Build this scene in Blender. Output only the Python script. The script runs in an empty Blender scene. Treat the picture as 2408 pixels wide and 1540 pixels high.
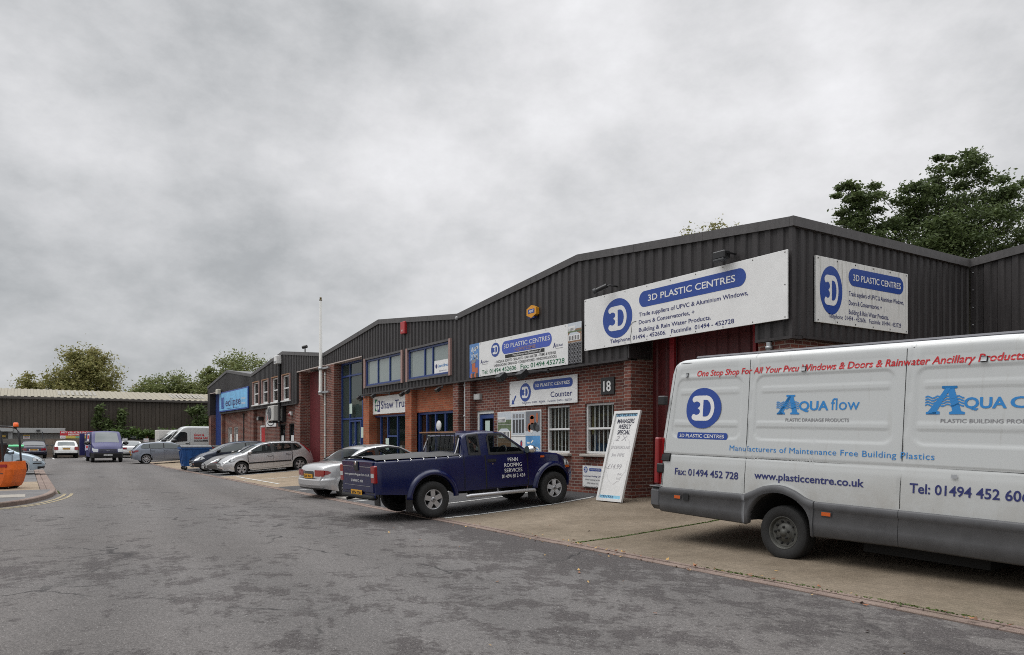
import bpy, math, random
from math import sin, cos, pi, sqrt, radians, atan2
from mathutils import Vector, Matrix
random.seed(7)
S = bpy.context.scene
COL = S.collection

# ------------------------------------------------------------------ camera
# world axes: +X runs along the row of units towards the viewer's right, +Y runs into the row
cam = bpy.data.cameras.new("camera"); cob = bpy.data.objects.new("camera", cam); COL.objects.link(cob)
cam.sensor_width = 36; cam.lens = 26.776; cam.shift_y = 0.1100; cam.clip_end = 2000; cam.clip_start = 0.1
fw = Vector((-.842, .539, 0)).normalized(); rt = Vector((fw.y, -fw.x, 0)); up = Vector((0, 0, 1))
M = Matrix((rt, up, -fw)).transposed().to_4x4(); M.translation = (0, 0, 1.6)
cob.matrix_world = M
S.camera = cob

# ------------------------------------------------------------------ sky and sun
SUN_EL, SUN_AZ = radians(58), radians(215)          # azimuth clockwise from +Y
wd = bpy.data.worlds.new("World"); S.world = wd; wd.use_nodes = True
def build_world():
    nt = wd.node_tree; n = nt.nodes; n.clear(); L = nt.links
    out = n.new('ShaderNodeOutputWorld'); bg = n.new('ShaderNodeBackground'); L.new(bg.outputs[0], out.inputs[0])
    sky = n.new('ShaderNodeTexSky'); sky.sky_type = 'NISHITA'; sky.sun_disc = False
    sky.sun_elevation = SUN_EL; sky.sun_rotation = SUN_AZ
    tc = n.new('ShaderNodeTexCoord')
    sep = n.new('ShaderNodeSeparateXYZ'); L.new(tc.outputs['Generated'], sep.inputs[0])
    def math_(op, a, b=None, c=None):
        m = n.new('ShaderNodeMath'); m.operation = op
        for i, v in enumerate((a, b, c)):
            if v is None: continue
            if isinstance(v, (int, float)): m.inputs[i].default_value = v
            else: L.new(v, m.inputs[i])
        return m.outputs[0]
    z = math_('MAXIMUM', sep.outputs[2], 0.0)
    zz = math_('ADD', z, 0.34)
    px = math_('DIVIDE', sep.outputs[0], zz); py = math_('DIVIDE', sep.outputs[1], zz)
    cmb = n.new('ShaderNodeCombineXYZ'); L.new(px, cmb.inputs[0]); L.new(py, cmb.inputs[1])
    def noise(scale, det, rough, off, dist=0.0, dome=None):
        mp = n.new('ShaderNodeMapping'); mp.inputs['Location'].default_value = off
        if dome: mp.inputs['Scale'].default_value = (1, 1, dome)
        L.new(tc.outputs['Generated'] if dome else cmb.outputs[0], mp.inputs[0])
        t = n.new('ShaderNodeTexNoise'); t.inputs['Scale'].default_value = scale; t.inputs['Detail'].default_value = det
        t.inputs['Roughness'].default_value = rough; t.inputs['Distortion'].default_value = dist
        L.new(mp.outputs[0], t.inputs['Vector']); return t.outputs[0]
    big = noise(1.25, 4, .5, (3.2, 1.1, 0)); mid = noise(4.0, 10, .62, (7.7, 2.3, 4), .0, 1.7)
    # brightness of the cloud deck: thin where the sun stands behind it; zenith above the view boosted to light the scene
    def lobe(d, width):
        v = Vector(d).normalized(); dt = n.new('ShaderNodeVectorMath'); dt.operation = 'DOT_PRODUCT'
        nm = n.new('ShaderNodeVectorMath'); nm.operation = 'NORMALIZE'; L.new(tc.outputs['Generated'], nm.inputs[0])
        L.new(nm.outputs[0], dt.inputs[0]); dt.inputs[1].default_value = v
        r = n.new('ShaderNodeMapRange'); r.interpolation_type = 'SMOOTHSTEP'
        r.inputs[1].default_value = cos(radians(width)); r.inputs[2].default_value = 1
        L.new(dt.outputs[1], r.inputs[0]); return r.outputs[0]
    def dirpx(x, y): return fw + rt * ((x - 1204) / 1791) + up * ((1035 - y) / 1791)
    glow = lobe(dirpx(1450, 330), 30); glow2 = lobe(dirpx(950, 60), 16); dark = lobe(dirpx(480, 560), 17); dark2 = lobe(dirpx(100, 60), 22)
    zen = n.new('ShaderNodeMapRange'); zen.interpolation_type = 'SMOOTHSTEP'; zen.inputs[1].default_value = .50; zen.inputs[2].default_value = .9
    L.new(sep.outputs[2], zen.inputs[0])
    b = math_('MULTIPLY_ADD', math_('SUBTRACT', big, .5), .85, .53)
    b = math_('MULTIPLY_ADD', math_('SUBTRACT', mid, .5), .85, b)
    b = math_('MULTIPLY_ADD', glow, .17, b); b = math_('MULTIPLY_ADD', glow2, .04, b)
    b = math_('MULTIPLY_ADD', dark, -.08, b); b = math_('MULTIPLY_ADD', dark2, -.08, b)
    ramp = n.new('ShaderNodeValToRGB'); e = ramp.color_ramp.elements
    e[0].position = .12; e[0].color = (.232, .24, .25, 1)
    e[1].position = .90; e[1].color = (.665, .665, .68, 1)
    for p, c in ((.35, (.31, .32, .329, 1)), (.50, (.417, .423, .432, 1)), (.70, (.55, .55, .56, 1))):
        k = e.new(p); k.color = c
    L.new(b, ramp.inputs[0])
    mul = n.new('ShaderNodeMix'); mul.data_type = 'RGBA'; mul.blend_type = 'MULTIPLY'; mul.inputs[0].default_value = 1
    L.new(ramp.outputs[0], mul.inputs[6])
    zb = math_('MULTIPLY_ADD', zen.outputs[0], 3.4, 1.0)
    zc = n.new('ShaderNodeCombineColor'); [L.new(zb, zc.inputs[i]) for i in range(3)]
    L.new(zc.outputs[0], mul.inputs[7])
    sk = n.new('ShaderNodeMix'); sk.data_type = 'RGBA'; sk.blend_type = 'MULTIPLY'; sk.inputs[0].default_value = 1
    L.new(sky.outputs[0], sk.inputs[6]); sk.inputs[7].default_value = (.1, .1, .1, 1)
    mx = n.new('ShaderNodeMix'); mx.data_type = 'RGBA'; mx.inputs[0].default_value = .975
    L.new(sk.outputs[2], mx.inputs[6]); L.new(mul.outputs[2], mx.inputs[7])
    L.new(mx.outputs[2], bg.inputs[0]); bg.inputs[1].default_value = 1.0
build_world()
sl = bpy.data.lights.new("sun", 'SUN'); so = bpy.data.objects.new("sun", sl); COL.objects.link(so)
sl.energy = 0.8; sl.angle = radians(40); sl.color = (1, .97, .93)
sd = Vector((sin(SUN_AZ) * cos(SUN_EL), cos(SUN_AZ) * cos(SUN_EL), sin(SUN_EL)))
so.rotation_euler = sd.to_track_quat('Z', 'Y').to_euler(); so.location = sd * 60
S.view_settings.view_transform = 'Standard'; S.view_settings.look = 'None'; S.view_settings.gamma = 1
S.view_settings.exposure = 0.5
S.cycles.filter_width = 1.0; S.cycles.use_denoising = False

# ------------------------------------------------------------------ materials
MATS = {}
def mat(name, col, rough=.6, metal=0, spec=.5, coat=0, noise=0, nscale=8, bump=0, bscale=60, emit=None):
    if name in MATS: return MATS[name]
    m = bpy.data.materials.new(name); m.use_nodes = True; MATS[name] = m
    nt = m.node_tree; L = nt.links; b = nt.nodes['Principled BSDF']
    b.inputs['Base Color'].default_value = (*col, 1); b.inputs['Roughness'].default_value = rough
    b.inputs['Metallic'].default_value = metal; b.inputs['Specular IOR Level'].default_value = spec
    b.inputs['Coat Weight'].default_value = coat; b.inputs['Coat Roughness'].default_value = .05
    tc = nt.nodes.new('ShaderNodeTexCoord')
    if noise:
        t = nt.nodes.new('ShaderNodeTexNoise'); t.inputs['Scale'].default_value = nscale; t.inputs['Detail'].default_value = 6
        t.inputs['Roughness'].default_value = .65
        L.new(tc.outputs['Object'], t.inputs['Vector'])
        r = nt.nodes.new('ShaderNodeMapRange'); r.inputs[1].default_value = .3; r.inputs[2].default_value = .7
        r.inputs[3].default_value = 1 - noise; r.inputs[4].default_value = 1 + noise
        L.new(t.outputs[0], r.inputs[0])
        mx = nt.nodes.new('ShaderNodeMix'); mx.data_type = 'RGBA'; mx.blend_type = 'MULTIPLY'; mx.inputs[0].default_value = 1
        mx.inputs[6].default_value = (*col, 1); L.new(r.outputs[0], mx.inputs[7]); L.new(mx.outputs[2], b.inputs['Base Color'])
    if bump:
        t = nt.nodes.new('ShaderNodeTexNoise'); t.inputs['Scale'].default_value = bscale; t.inputs['Detail'].default_value = 4
        L.new(tc.outputs['Object'], t.inputs['Vector'])
        bp = nt.nodes.new('ShaderNodeBump'); bp.inputs['Strength'].default_value = bump; bp.inputs['Distance'].default_value = .01
        L.new(t.outputs[0], bp.inputs['Height']); L.new(bp.outputs[0], b.inputs['Normal'])
    if emit:
        b.inputs['Emission Color'].default_value = (*col, 1); b.inputs['Emission Strength'].default_value = emit
    return m
class NT:
    """small helper to chain nodes"""
    def __init__(s, m): s.t = m.node_tree; s.n = s.t.nodes; s.L = s.t.links; s.b = s.n['Principled BSDF']
    def node(s, typ, ins=None, **kw):
        nd = s.n.new('ShaderNode' + typ)
        for k, v in kw.items(): setattr(nd, k, v)
        for k, v in (ins or {}).items():
            if hasattr(v, 'is_output'): s.L.new(v, nd.inputs[k])
            else: nd.inputs[k].default_value = v
        return nd
    def noise(s, vec, scale, det=5, rough=.6, dist=0):
        return s.node('TexNoise', {'Vector': vec, 'Scale': scale, 'Detail': det, 'Roughness': rough, 'Distortion': dist}).outputs[0]
    def rng(s, v, a, b, c=0, d=1):
        return s.node('MapRange', {0: v, 1: a, 2: b, 3: c, 4: d}).outputs[0]
    def mix(s, f, a, b, blend='MIX'):
        return s.node('Mix', {0: f, 6: a, 7: b}, data_type='RGBA', blend_type=blend).outputs[2]
    def m(s, op, a, b=0.0): return s.node('Math', {0: a, 1: b}, operation=op).outputs[0]
    def bump(s, h, strength, dist=.01):
        s.L.new(s.node('Bump', {'Height': h, 'Strength': strength, 'Distance': dist}).outputs[0], s.b.inputs['Normal'])
    def obj(s, scale=(1, 1, 1), rot=(0, 0, 0), loc=(0, 0, 0)):
        return s.node('Mapping', {'Vector': s.node('TexCoord').outputs['Object'], 'Scale': scale, 'Rotation': rot, 'Location': loc}).outputs[0]
def new_mat(name, rough=.7, spec=.4):
    m = bpy.data.materials.new(name); m.use_nodes = True; MATS[name] = m
    t = NT(m); t.b.inputs['Roughness'].default_value = rough; t.b.inputs['Specular IOR Level'].default_value = spec
    return m, t
def c4(r, g, b): return (r, g, b, 1)

def brick_mat(name, c1, c2, mortar):
    m, t = new_mat(name, .85, .2)
    v = t.node('SeparateXYZ', {0: t.node('TexCoord').outputs['Object']}).outputs
    uv = t.node('CombineXYZ', {0: t.m('ADD', v[0], v[1]), 1: v[2]}).outputs[0]
    br = t.node('TexBrick', {'Vector': uv, 'Color1': c1, 'Color2': c2, 'Mortar': mortar, 'Scale': 1.0, 'Mortar Size': .010,
                             'Mortar Smooth': .2, 'Bias': -.1, 'Brick Width': .225, 'Row Height': .075})
    n1 = t.rng(t.noise(uv, 1.3, 5), .3, .7, .72, 1.18); n2 = t.rng(t.noise(uv, 40, 3), .3, .7, .8, 1.2)
    # grime that has gathered near the ground
    c = t.mix(1, br.outputs[0], n1, 'MULTIPLY'); c = t.mix(1, c, n2, 'MULTIPLY')
    t.L.new(c, t.b.inputs['Base Color']); t.bump(br.outputs[1], -.5, .006)
    return m
BRICK = brick_mat('red_brick', c4(.185, .061, .043), c4(.085, .034, .030), c4(.23, .19, .165))
BRICK_O = brick_mat('orange_brick', c4(.36, .105, .052), c4(.25, .07, .038), c4(.28, .16, .10))

def asphalt_mat():
    m, t = new_mat('worn_asphalt', .88, .3)
    o = t.obj(); st = t.obj(scale=(.8, 1.0, 1), rot=(0, 0, radians(33)))
    fine = t.noise(o, 55, 3, .8); grit = t.noise(o, 170, 2, .9); midn = t.noise(o, 3.5, 6, .65); broad = t.noise(o, .12, 3, .5)
    pn = t.noise(st, 2.3, 15, .74, .1); gate = t.noise(o, .22, 2, .5)
    p = t.m('ADD', pn, t.m('MULTIPLY', t.m('SUBTRACT', gate, .5), .42)); p = t.m('ADD', p, t.m('MULTIPLY', t.m('SUBTRACT', fine, .5), .22)); p = t.m('ADD', p, t.m('MULTIPLY', t.m('SUBTRACT', t.noise(st, 9, 8, .8), .5), .48))
    # heavier wear close to the channel along the forecourt
    y = t.node('SeparateXYZ', {0: o}).outputs[1]
    x = t.node('SeparateXYZ', {0: o}).outputs[0]
    edge = t.m('MULTIPLY', t.rng(y, 3.6, 6.9, 0, .15), t.rng(x, -26, -12, 0, 1)); p = t.m('ADD', p, edge)
    far = t.rng(x, -34, -12, -.10, .0); p = t.m('ADD', p, far)
    patch = t.rng(p, .56, .60)
    base = t.mix(t.rng(midn, .3, .7), c4(.081, .0735, .069), c4(.105, .096, .091))
    base = t.mix(t.rng(broad, .35, .65), base, t.mix(.35, base, c4(.12, .117, .117)))
    dk = t.mix(t.rng(fine, .3, .7), c4(.030, .026, .026), c4(.072, .064, .062))
    c = t.mix(t.m('MULTIPLY', patch, .88), base, dk)
    c = t.mix(1, c, t.rng(grit, .3, .7, .45, 1.6), 'MULTIPLY')
    c = t.mix(1, c, t.rng(fine, .32, .68, .58, 1.42), 'MULTIPLY'); c = t.mix(1, c, t.rng(t.noise(o, 22, 4, .8), .32, .68, .72, 1.28), 'MULTIPLY')
    spk = t.rng(t.noise(o, 30, 2, .5), .66, .70); c = t.mix(t.m('MULTIPLY', spk, .5), c, c4(.055, .048, .046))
    trk = t.node('TexWave', {'Vector': t.obj(rot=(0, 0, radians(4))), 'Scale': .17, 'Distortion': 3.0, 'Detail': 2}, bands_direction='Y').outputs[1]; c = t.mix(1, c, t.rng(trk, .2, .9, .92, 1.06), 'MULTIPLY')
    wob = t.node('VectorMath', {0: o, 1: t.node('VectorMath', {0: t.node('TexNoise', {'Vector': o, 'Scale': 2.2, 'Detail': 6}).outputs['Color'], 3: .5}, operation='SCALE').outputs[0]}, operation='ADD').outputs[0]
    cr = t.node('TexVoronoi', {'Vector': wob, 'Scale': .26}, feature='DISTANCE_TO_EDGE').outputs[0]
    cm = t.m('MULTIPLY', t.rng(cr, .009, .003), t.rng(t.noise(o, .5, 3), .50, .60))
    c = t.mix(t.m('MULTIPLY', cm, .85), c, c4(.025, .023, .023))
    chip = t.rng(t.noise(o, 60, 1, .5), .70, .74); c = t.mix(t.m('MULTIPLY', chip, .75), c, c4(.36, .35, .34))
    t.L.new(c, t.b.inputs['Base Color'])
    t.bump(t.m('ADD', t.m('ADD', fine, grit), t.m('MULTIPLY', patch, -.8)), .55, .008)
    return m
ASPHALT = asphalt_mat()
def tarmac_mat(name, a, b):
    m, t = new_mat(name, .85, .3); o = t.obj()
    c = t.mix(t.rng(t.noise(o, 1.2, 6, .65), .35, .65), a, b)
    c = t.mix(1, c, t.rng(t.noise(o, 90, 3, .8), .3, .7, .6, 1.4), 'MULTIPLY')
    t.L.new(c, t.b.inputs['Base Color']); t.bump(t.noise(o, 120, 2), .5, .006); return m
BAYTAR = tarmac_mat('bay_tarmac', c4(.042, .042, .044), c4(.075, .073, .073))
PAVETAR = tarmac_mat('pavement_tarmac', c4(.095, .092, .092), c4(.135, .13, .128))
def concrete_mat(name, a, b, lines=0):
    m, t = new_mat(name, .9, .25); o = t.obj()
    c = t.mix(t.rng(t.noise(o, .7, 7, .65), .32, .68), a, b)
    c = t.mix(1, c, t.rng(t.noise(o, 110, 3, .85), .28, .72, .55, 1.42), 'MULTIPLY')
    c = t.mix(1, c, t.rng(t.noise(o, 6, 6, .7), .3, .7, .82, 1.15), 'MULTIPLY')
    stn = t.rng(t.noise(o, .45, 6, .7, .6), .56, .72); c = t.mix(t.m('MULTIPLY', stn, .45), c, c4(.10, .085, .055))
    pb = t.rng(t.node('TexVoronoi', {'Vector': o, 'Scale': 42.}).outputs[0], .12, .3, 1, 0)
    c = t.mix(t.m('MULTIPLY', pb, .35), c, c4(.34, .29, .22))
    if lines:
        yy = t.node('SeparateXYZ', {0: o}).outputs; g = t.m('LESS_THAN', yy[0], 100)
        wv = t.node('TexWave', {'Vector': o, 'Scale': 3.9, 'Distortion': 5.0, 'Detail': 4, 'Detail Scale': 2.5}, bands_direction='Y').outputs[1]
        near = t.m('MULTIPLY', t.rng(yy[1], 9.5, 7.2), t.rng(yy[0], -9.6, -8.6))
        ln = t.m('MULTIPLY', t.rng(wv, .62, .9), near)
        c = t.mix(t.m('MULTIPLY', ln, .28), c, c4(.085, .072, .055))
    t.L.new(c, t.b.inputs['Base Color']); t.bump(t.noise(o, 130, 2), .5, .006); return m
CONC = concrete_mat('tan_concrete', c4(.128, .101, .072), c4(.20, .163, .122), 1)
CONC_F = concrete_mat('pale_concrete', c4(.22, .172, .12), c4(.265, .21, .15))
KERBM = concrete_mat('kerb_concrete', c4(.15, .11, .095), c4(.215, .165, .14))

def clad_mat(name, col, streak=.25):
    m, t = new_mat(name, .5, .4); o = t.obj(scale=(4, 4, .35))
    c = t.mix(1, c4(*col), t.rng(t.noise(o, 2.2, 6, .7), .3, .7, 1 - streak, 1 + streak), 'MULTIPLY')
    c = t.mix(1, c, t.rng(t.noise(t.obj(), 25, 4), .3, .7, .9, 1.1), 'MULTIPLY')
    t.L.new(c, t.b.inputs['Base Color']); return m
CLAD = clad_mat('dark_grey_cladding', (.030, .0268, .0272), .4); TRIM = clad_mat('grey_trim', (.075, .071, .071), .2)
OLIVE = clad_mat('olive_cladding', (.056, .0445, .034), .25); CREAM = clad_mat('cream_roof', (.23, .205, .15), .15)
GREYROOF = mat('grey_roof', (.12, .12, .125), .8, noise=.2)

def glass_mat(name, col, trans, tint=(.8, .85, .85)):
    m = bpy.data.materials.new(name); m.use_nodes = True; MATS[name] = m
    t = NT(m); out = [x for x in t.n if x.type == 'OUTPUT_MATERIAL'][0]
    t.b.inputs['Base Color'].default_value = c4(*col); t.b.inputs['Roughness'].default_value = .04
    t.b.inputs['Specular IOR Level'].default_value = .7
    tr = t.node('BsdfTransparent', {0: c4(*tint)}); mx = t.node('MixShader', {0: trans})
    fr = t.m('MULTIPLY_ADD', t.m('POWER', t.node('LayerWeight', {0: .5}).outputs[1], 4.0), .9); fr.node.inputs[2].default_value = .05
    f = t.m('MULTIPLY', t.m('SUBTRACT', 1.0, fr), trans)
    t.L.new(f, mx.inputs[0]); t.L.new(t.b.outputs[0], mx.inputs[1]); t.L.new(tr.outputs[0], mx.inputs[2])
    t.L.new(mx.outputs[0], out.inputs[0]); return m
GLASS = glass_mat('window_glass', (.02, .025, .027), .92, (.92, .95, .94))
GLASS_UP = glass_mat('sky_tinted_window_glass', (.26, .31, .30), .25, (.7, .8, .78)); GLASS_A = glass_mat('entrance_glass', (.07, .10, .095), .55, (.6, .75, .7))  # upper windows: reflected sky and pale blinds put into the glass colour
CARGLASS = glass_mat('car_glass', (.012, .016, .018), .85, (.80, .86, .85))
CARGLASS_D = mat('dark_car_glass', (.016, .02, .022), .05, 0, .8)
CARGLASS_L = mat('pale_car_glass', (.06, .075, .078), .05, 0, .9)

def paint(name, col, metal=.0, rough=.28, coat=.5): return mat(name, col, rough, metal, .5, coat, noise=.05, nscale=3)
WHITE = mat('white_sign', (.70, .70, .69), .4, noise=.05, nscale=3)
WHITEP = mat('white_upvc', (.66, .66, .65), .4)
NAVY = mat('logo_blue', (.016, .055, .27), .4); NAVYT = mat('navy_text', (.022, .028, .13), .4)
BLACK = mat('black_plastic', (.012, .012, .013), .45); RUBBER = mat('tyre_rubber', (.014, .014, .014), .85, noise=.25, nscale=20)
DKGREY = mat('dark_grey_plastic', (.045, .047, .050), .6, noise=.15, nscale=6); UNDER = mat('underbody', (.008, .008, .008), .9)
ALLOY = mat('alloy', (.42, .42, .43), .35, .6); CHROME = mat('chrome', (.65, .65, .66), .15, 1); STEEL = mat('galvanised_steel', (.36, .37, .38), .45, .6, noise=.15)
RED = mat('red_paint', (.36, .022, .025), .4); REDL = mat('red_lamp', (.22, .008, .010), .12, 0, .6, .5); AMBER = mat('amber_lamp', (.50, .09, .01), .2, 0, .5, .5)
LAMP = mat('clear_lamp', (.55, .57, .58), .08, .3, .7, .5); BLUEF = mat('blue_frame', (.017, .042, .165), .4); PLATEY = mat('yellow_plate', (.62, .30, .015), .4); PLATEW = mat('white_plate', (.6, .6, .58), .4)
MAROON = clad_mat('maroon_door', (.13, .018, .022), .15); DOORBLUE = clad_mat('blue_door', (.010, .032, .16), .12); REDF = mat('red_frame', (.27, .014, .02), .45)
GREEN = mat('green_text', (.01, .13, .055), .5); SKYB = mat('sky_blue', (.045, .21, .52), .5); ORANGE = mat('orange_paint', (.60, .115, .012), .42, noise=.22, nscale=5)
TIMBER = mat('timber', (.25, .13, .065), .7, noise=.2); PINK = mat('pinkish_reveal', (.30, .19, .17), .6); SOFFIT = mat('soffit', (.42, .36, .33), .7)
LINEW = mat('worn_white_line', (.52, .52, .50), .8, noise=.35, nscale=14); YELL = mat('worn_yellow_line', (.23, .19, .115), .85, noise=.6, nscale=9)
AQUA = mat('aqua_blue', (.022, .20, .50), .4); REDT = mat('red_text', (.48, .012, .018), .4); GREYT = mat('grey_text', (.22, .22, .23), .5)

# ------------------------------------------------------------------ mesh helpers
class MB:
    def __init__(s): s.v = []; s.f = []; s.m = []; s.ms = []; s.sm = []
    def mi(s, m):
        if m not in s.ms: s.ms.append(m)
        return s.ms.index(m)
    def add(s, vs, fs, m, smooth=False):
        o = len(s.v); s.v += [tuple(p) for p in vs]; k = s.mi(m)
        for f in fs: s.f.append(tuple(i + o for i in f)); s.m.append(k); s.sm.append(smooth)
    def box(s, a, b, m):
        x0, x1 = sorted((a[0], b[0])); y0, y1 = sorted((a[1], b[1])); z0, z1 = sorted((a[2], b[2]))
        s.add([(x0,y0,z0),(x1,y0,z0),(x1,y1,z0),(x0,y1,z0),(x0,y0,z1),(x1,y0,z1),(x1,y1,z1),(x0,y1,z1)],
              [(0,3,2,1),(4,5,6,7),(0,1,5,4),(1,2,6,5),(2,3,7,6),(3,0,4,7)], m)
    def bbox(s, a, b, m, r=.01):           # box with chamfered edges
        x0, x1 = sorted((a[0], b[0])); y0, y1 = sorted((a[1], b[1])); z0, z1 = sorted((a[2], b[2]))
        r = min(r, (x1-x0)*.45, (y1-y0)*.45, (z1-z0)*.45); V = []
        for z, q in ((z0, r), (z0+r, 0), (z1-r, 0), (z1, r)):
            V += [(x0+q+r*(q==0), y0+q, z), (x1-q-r*(q==0), y0+q, z), (x1-q, y0+q+r*(q==0), z), (x1-q, y1-q-r*(q==0), z), (x1-q-r*(q==0), y1-q, z), (x0+q+r*(q==0), y1-q, z), (x0+q, y1-q-r*(q==0), z), (x0+q, y0+q+r*(q==0), z)]
        F = [tuple(range(7, -1, -1)), tuple(range(24, 32))]
        for k in range(3):
            for i in range(8): F.append((k*8+i, k*8+(i+1) % 8, k*8+8+(i+1) % 8, k*8+8+i))
        s.add(V, F, m)
    def obox(s, c, ex, ey, ez, m):          # oriented box: centre, half axes
        c = Vector(c); ex = Vector(ex); ey = Vector(ey); ez = Vector(ez)
        V = [c + ex*i + ey*j + ez*k for k in (-1, 1) for j, i in ((-1, -1), (-1, 1), (1, 1), (1, -1))]
        s.add(V, [(0,3,2,1),(4,5,6,7),(0,1,5,4),(1,2,6,5),(2,3,7,6),(3,0,4,7)], m)
    def tube(s, pts, r, m, n=8, cap=True):
        pts = [Vector(p) for p in pts]; rs = r if isinstance(r, (list, tuple)) else [r]*len(pts); V = []; F = []
        for i, p in enumerate(pts):
            d = (pts[min(i+1, len(pts)-1)] - pts[max(i-1, 0)]).normalized()
            a = d.cross(Vector((0, 0, 1)) if abs(d.z) < .95 else Vector((1, 0, 0))).normalized(); b = d.cross(a)
            V += [p + (a*cos(2*pi*k/n) + b*sin(2*pi*k/n))*rs[i] for k in range(n)]
        for i in range(len(pts)-1):
            for k in range(n): F.append((i*n+k, i*n+(k+1) % n, (i+1)*n+(k+1) % n, (i+1)*n+k))
        s.add(V, F, m, True)
        if cap: s.add(V[:n], [tuple(range(n))], m); s.add(V[-n:], [tuple(range(n-1, -1, -1))], m)
    def lathe(s, c, ax, prof, m, n=24):     # prof: (radius, along) about axis ax through c
        c = Vector(c); ax = Vector(ax).normalized(); a = ax.orthogonal().normalized(); b = ax.cross(a); V = []; F = []
        for r, h in prof: V += [c + ax*h + (a*cos(2*pi*k/n) + b*sin(2*pi*k/n))*r for k in range(n)]
        for i in range(len(prof)-1):
            for k in range(n): F.append((i*n+k, i*n+(k+1) % n, (i+1)*n+(k+1) % n, (i+1)*n+k))
        s.add(V, F, m, True)
    def grid(s, fn, nu, nv, m, smooth=True, flip=False):
        V = [fn(i/nu, j/nv) for i in range(nu+1) for j in range(nv+1)]; F = []
        for i in range(nu):
            for j in range(nv):
                q = (i*(nv+1)+j, (i+1)*(nv+1)+j, (i+1)*(nv+1)+j+1, i*(nv+1)+j+1); F.append(q[::-1] if flip else q)
        s.add(V, F, m, smooth)
    def prism(s, poly, a, b, m):            # polygon of 3D points extruded from offset vector a to b
        a = Vector(a); b = Vector(b); n = len(poly); V = [Vector(p)+a for p in poly] + [Vector(p)+b for p in poly]
        s.add(V, [tuple(range(n-1, -1, -1)), tuple(range(n, 2*n))] + [(i, (i+1) % n, n+(i+1) % n, n+i) for i in range(n)], m)
    def build(s, name, parent=None, **kw):
        me = bpy.data.meshes.new(name); me.from_pydata(s.v, [], s.f)
        for m in s.ms: me.materials.append(m)
        me.polygons.foreach_set('material_index', s.m); me.polygons.foreach_set('use_smooth', s.sm); me.update()
        o = bpy.data.objects.new(name, me); COL.objects.link(o)
        if parent: o.parent = parent
        for k, v in kw.items(): o[k] = v
        return o
def tag(o, label, cat, group=None):
    o['label'] = label; o['category'] = cat
    if group: o['group'] = group
    return o
def thing(name, label, cat, loc=(0, 0, 0), rot=(0, 0, 0), group=None):
    o = bpy.data.objects.new(name, None); COL.objects.link(o); o.location = loc; o.rotation_euler = rot
    return tag(o, label, cat, group)
def struct(mb, name): o = mb.build(name); o['kind'] = 'structure'; return o
def lerp(pts, x):
    if x <= pts[0][0]: return pts[0][1]
    for (a, b), (c, d) in zip(pts, pts[1:]):
        if x <= c: return b + (d-b)*(x-a)/max(c-a, 1e-9)
    return pts[-1][1]
def smooth_lerp(pts, x):                    # monotone cubic through the points
    n = len(pts)
    if x <= pts[0][0]: return pts[0][1]
    if x >= pts[-1][0]: return pts[-1][1]
    for i in range(n-1):
        if x <= pts[i+1][0]: break
    def sl(j): return (pts[j+1][1]-pts[j][1])/max(pts[j+1][0]-pts[j][0], 1e-6)
    def tn(j):
        if j == 0: return sl(0)
        if j == n-1: return sl(n-2)
        a, b = sl(j-1), sl(j)
        return 0 if a*b <= 0 else 2*a*b/(a+b)
    h = pts[i+1][0]-pts[i][0]; t = (x-pts[i][0])/h; y0, y1 = pts[i][1], pts[i+1][1]; m0, m1 = tn(i)*h, tn(i+1)*h
    return (2*t**3-3*t*t+1)*y0 + (t**3-2*t*t+t)*m0 + (-2*t**3+3*t*t)*y1 + (t**3-t*t)*m1

# ------------------------------------------------------------------ lettering: text curve -> faces
_tc = {}
def text_geo(txt, bold=0.0, shear=0.0, spacing=1.0, res=3):
    key = (txt, bold, shear, spacing)
    if key in _tc: return _tc[key]
    c = bpy.data.curves.new('lettering', 'FONT'); c.body = txt; c.offset = bold; c.shear = shear; c.space_character = spacing
    c.resolution_u = res; c.fill_mode = 'FRONT'; o = bpy.data.objects.new('lettering', c); COL.objects.link(o)
    dg = bpy.context.evaluated_depsgraph_get(); me = bpy.data.meshes.new_from_object(o.evaluated_get(dg))
    V = [(v.co.x, v.co.y) for v in me.vertices]; F = [tuple(p.vertices) for p in me.polygons]
    bpy.data.objects.remove(o); bpy.data.curves.remove(c); bpy.data.meshes.remove(me)
    x0 = min(v[0] for v in V); x1 = max(v[0] for v in V)
    V = [((x-x0), y) for x, y in V]; _tc[key] = (V, F, x1-x0); return _tc[key]
CAP = .729
def put_text(mb, txt, fn, x, y, h, m, width=None, bold=0., shear=0., align='L', spacing=1.):
    """fn(u, v) -> 3D point; text baseline-left at (x, y), capital height h, total width optional"""
    V, F, w = text_geo(txt, bold, shear, spacing); sy = h/CAP; sx = (width/w) if width else sy
    ox = x - (w*sx if align == 'R' else w*sx/2 if align == 'C' else 0)
    mb.add([fn(ox + a*sx, y + b*sy) for a, b in V], F, m)
def put_poly(mb, pts, fn, m): mb.add([fn(u, v) for u, v in pts], [tuple(range(len(pts)))], m)
def rect(x0, y0, x1, y1): return [(x0, y0), (x1, y0), (x1, y1), (x0, y1)]
def pill(x0, y0, x1, y1, r=None, n=10):
    r = r or (y1-y0)/2; P = []
    for cx, cy, a in ((x1-r, y0+r, -pi/2), (x1-r, y1-r, 0), (x0+r, y1-r, pi/2), (x0+r, y0+r, pi)):
        P += [(cx + r*cos(a+pi/2*i/n), cy + r*sin(a+pi/2*i/n)) for i in range(n+1)]
    return P
def ell(cx, cy, rx, ry, n=48): return [(cx+rx*cos(2*pi*i/n), cy+ry*sin(2*pi*i/n)) for i in range(n)]
def plane_fn(O, ex, ey, nrm):
    O, ex, ey, nrm = Vector(O), Vector(ex), Vector(ey), Vector(nrm)
    return lambda off: (lambda u, v: O + ex*u + ey*v + nrm*off)
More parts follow.
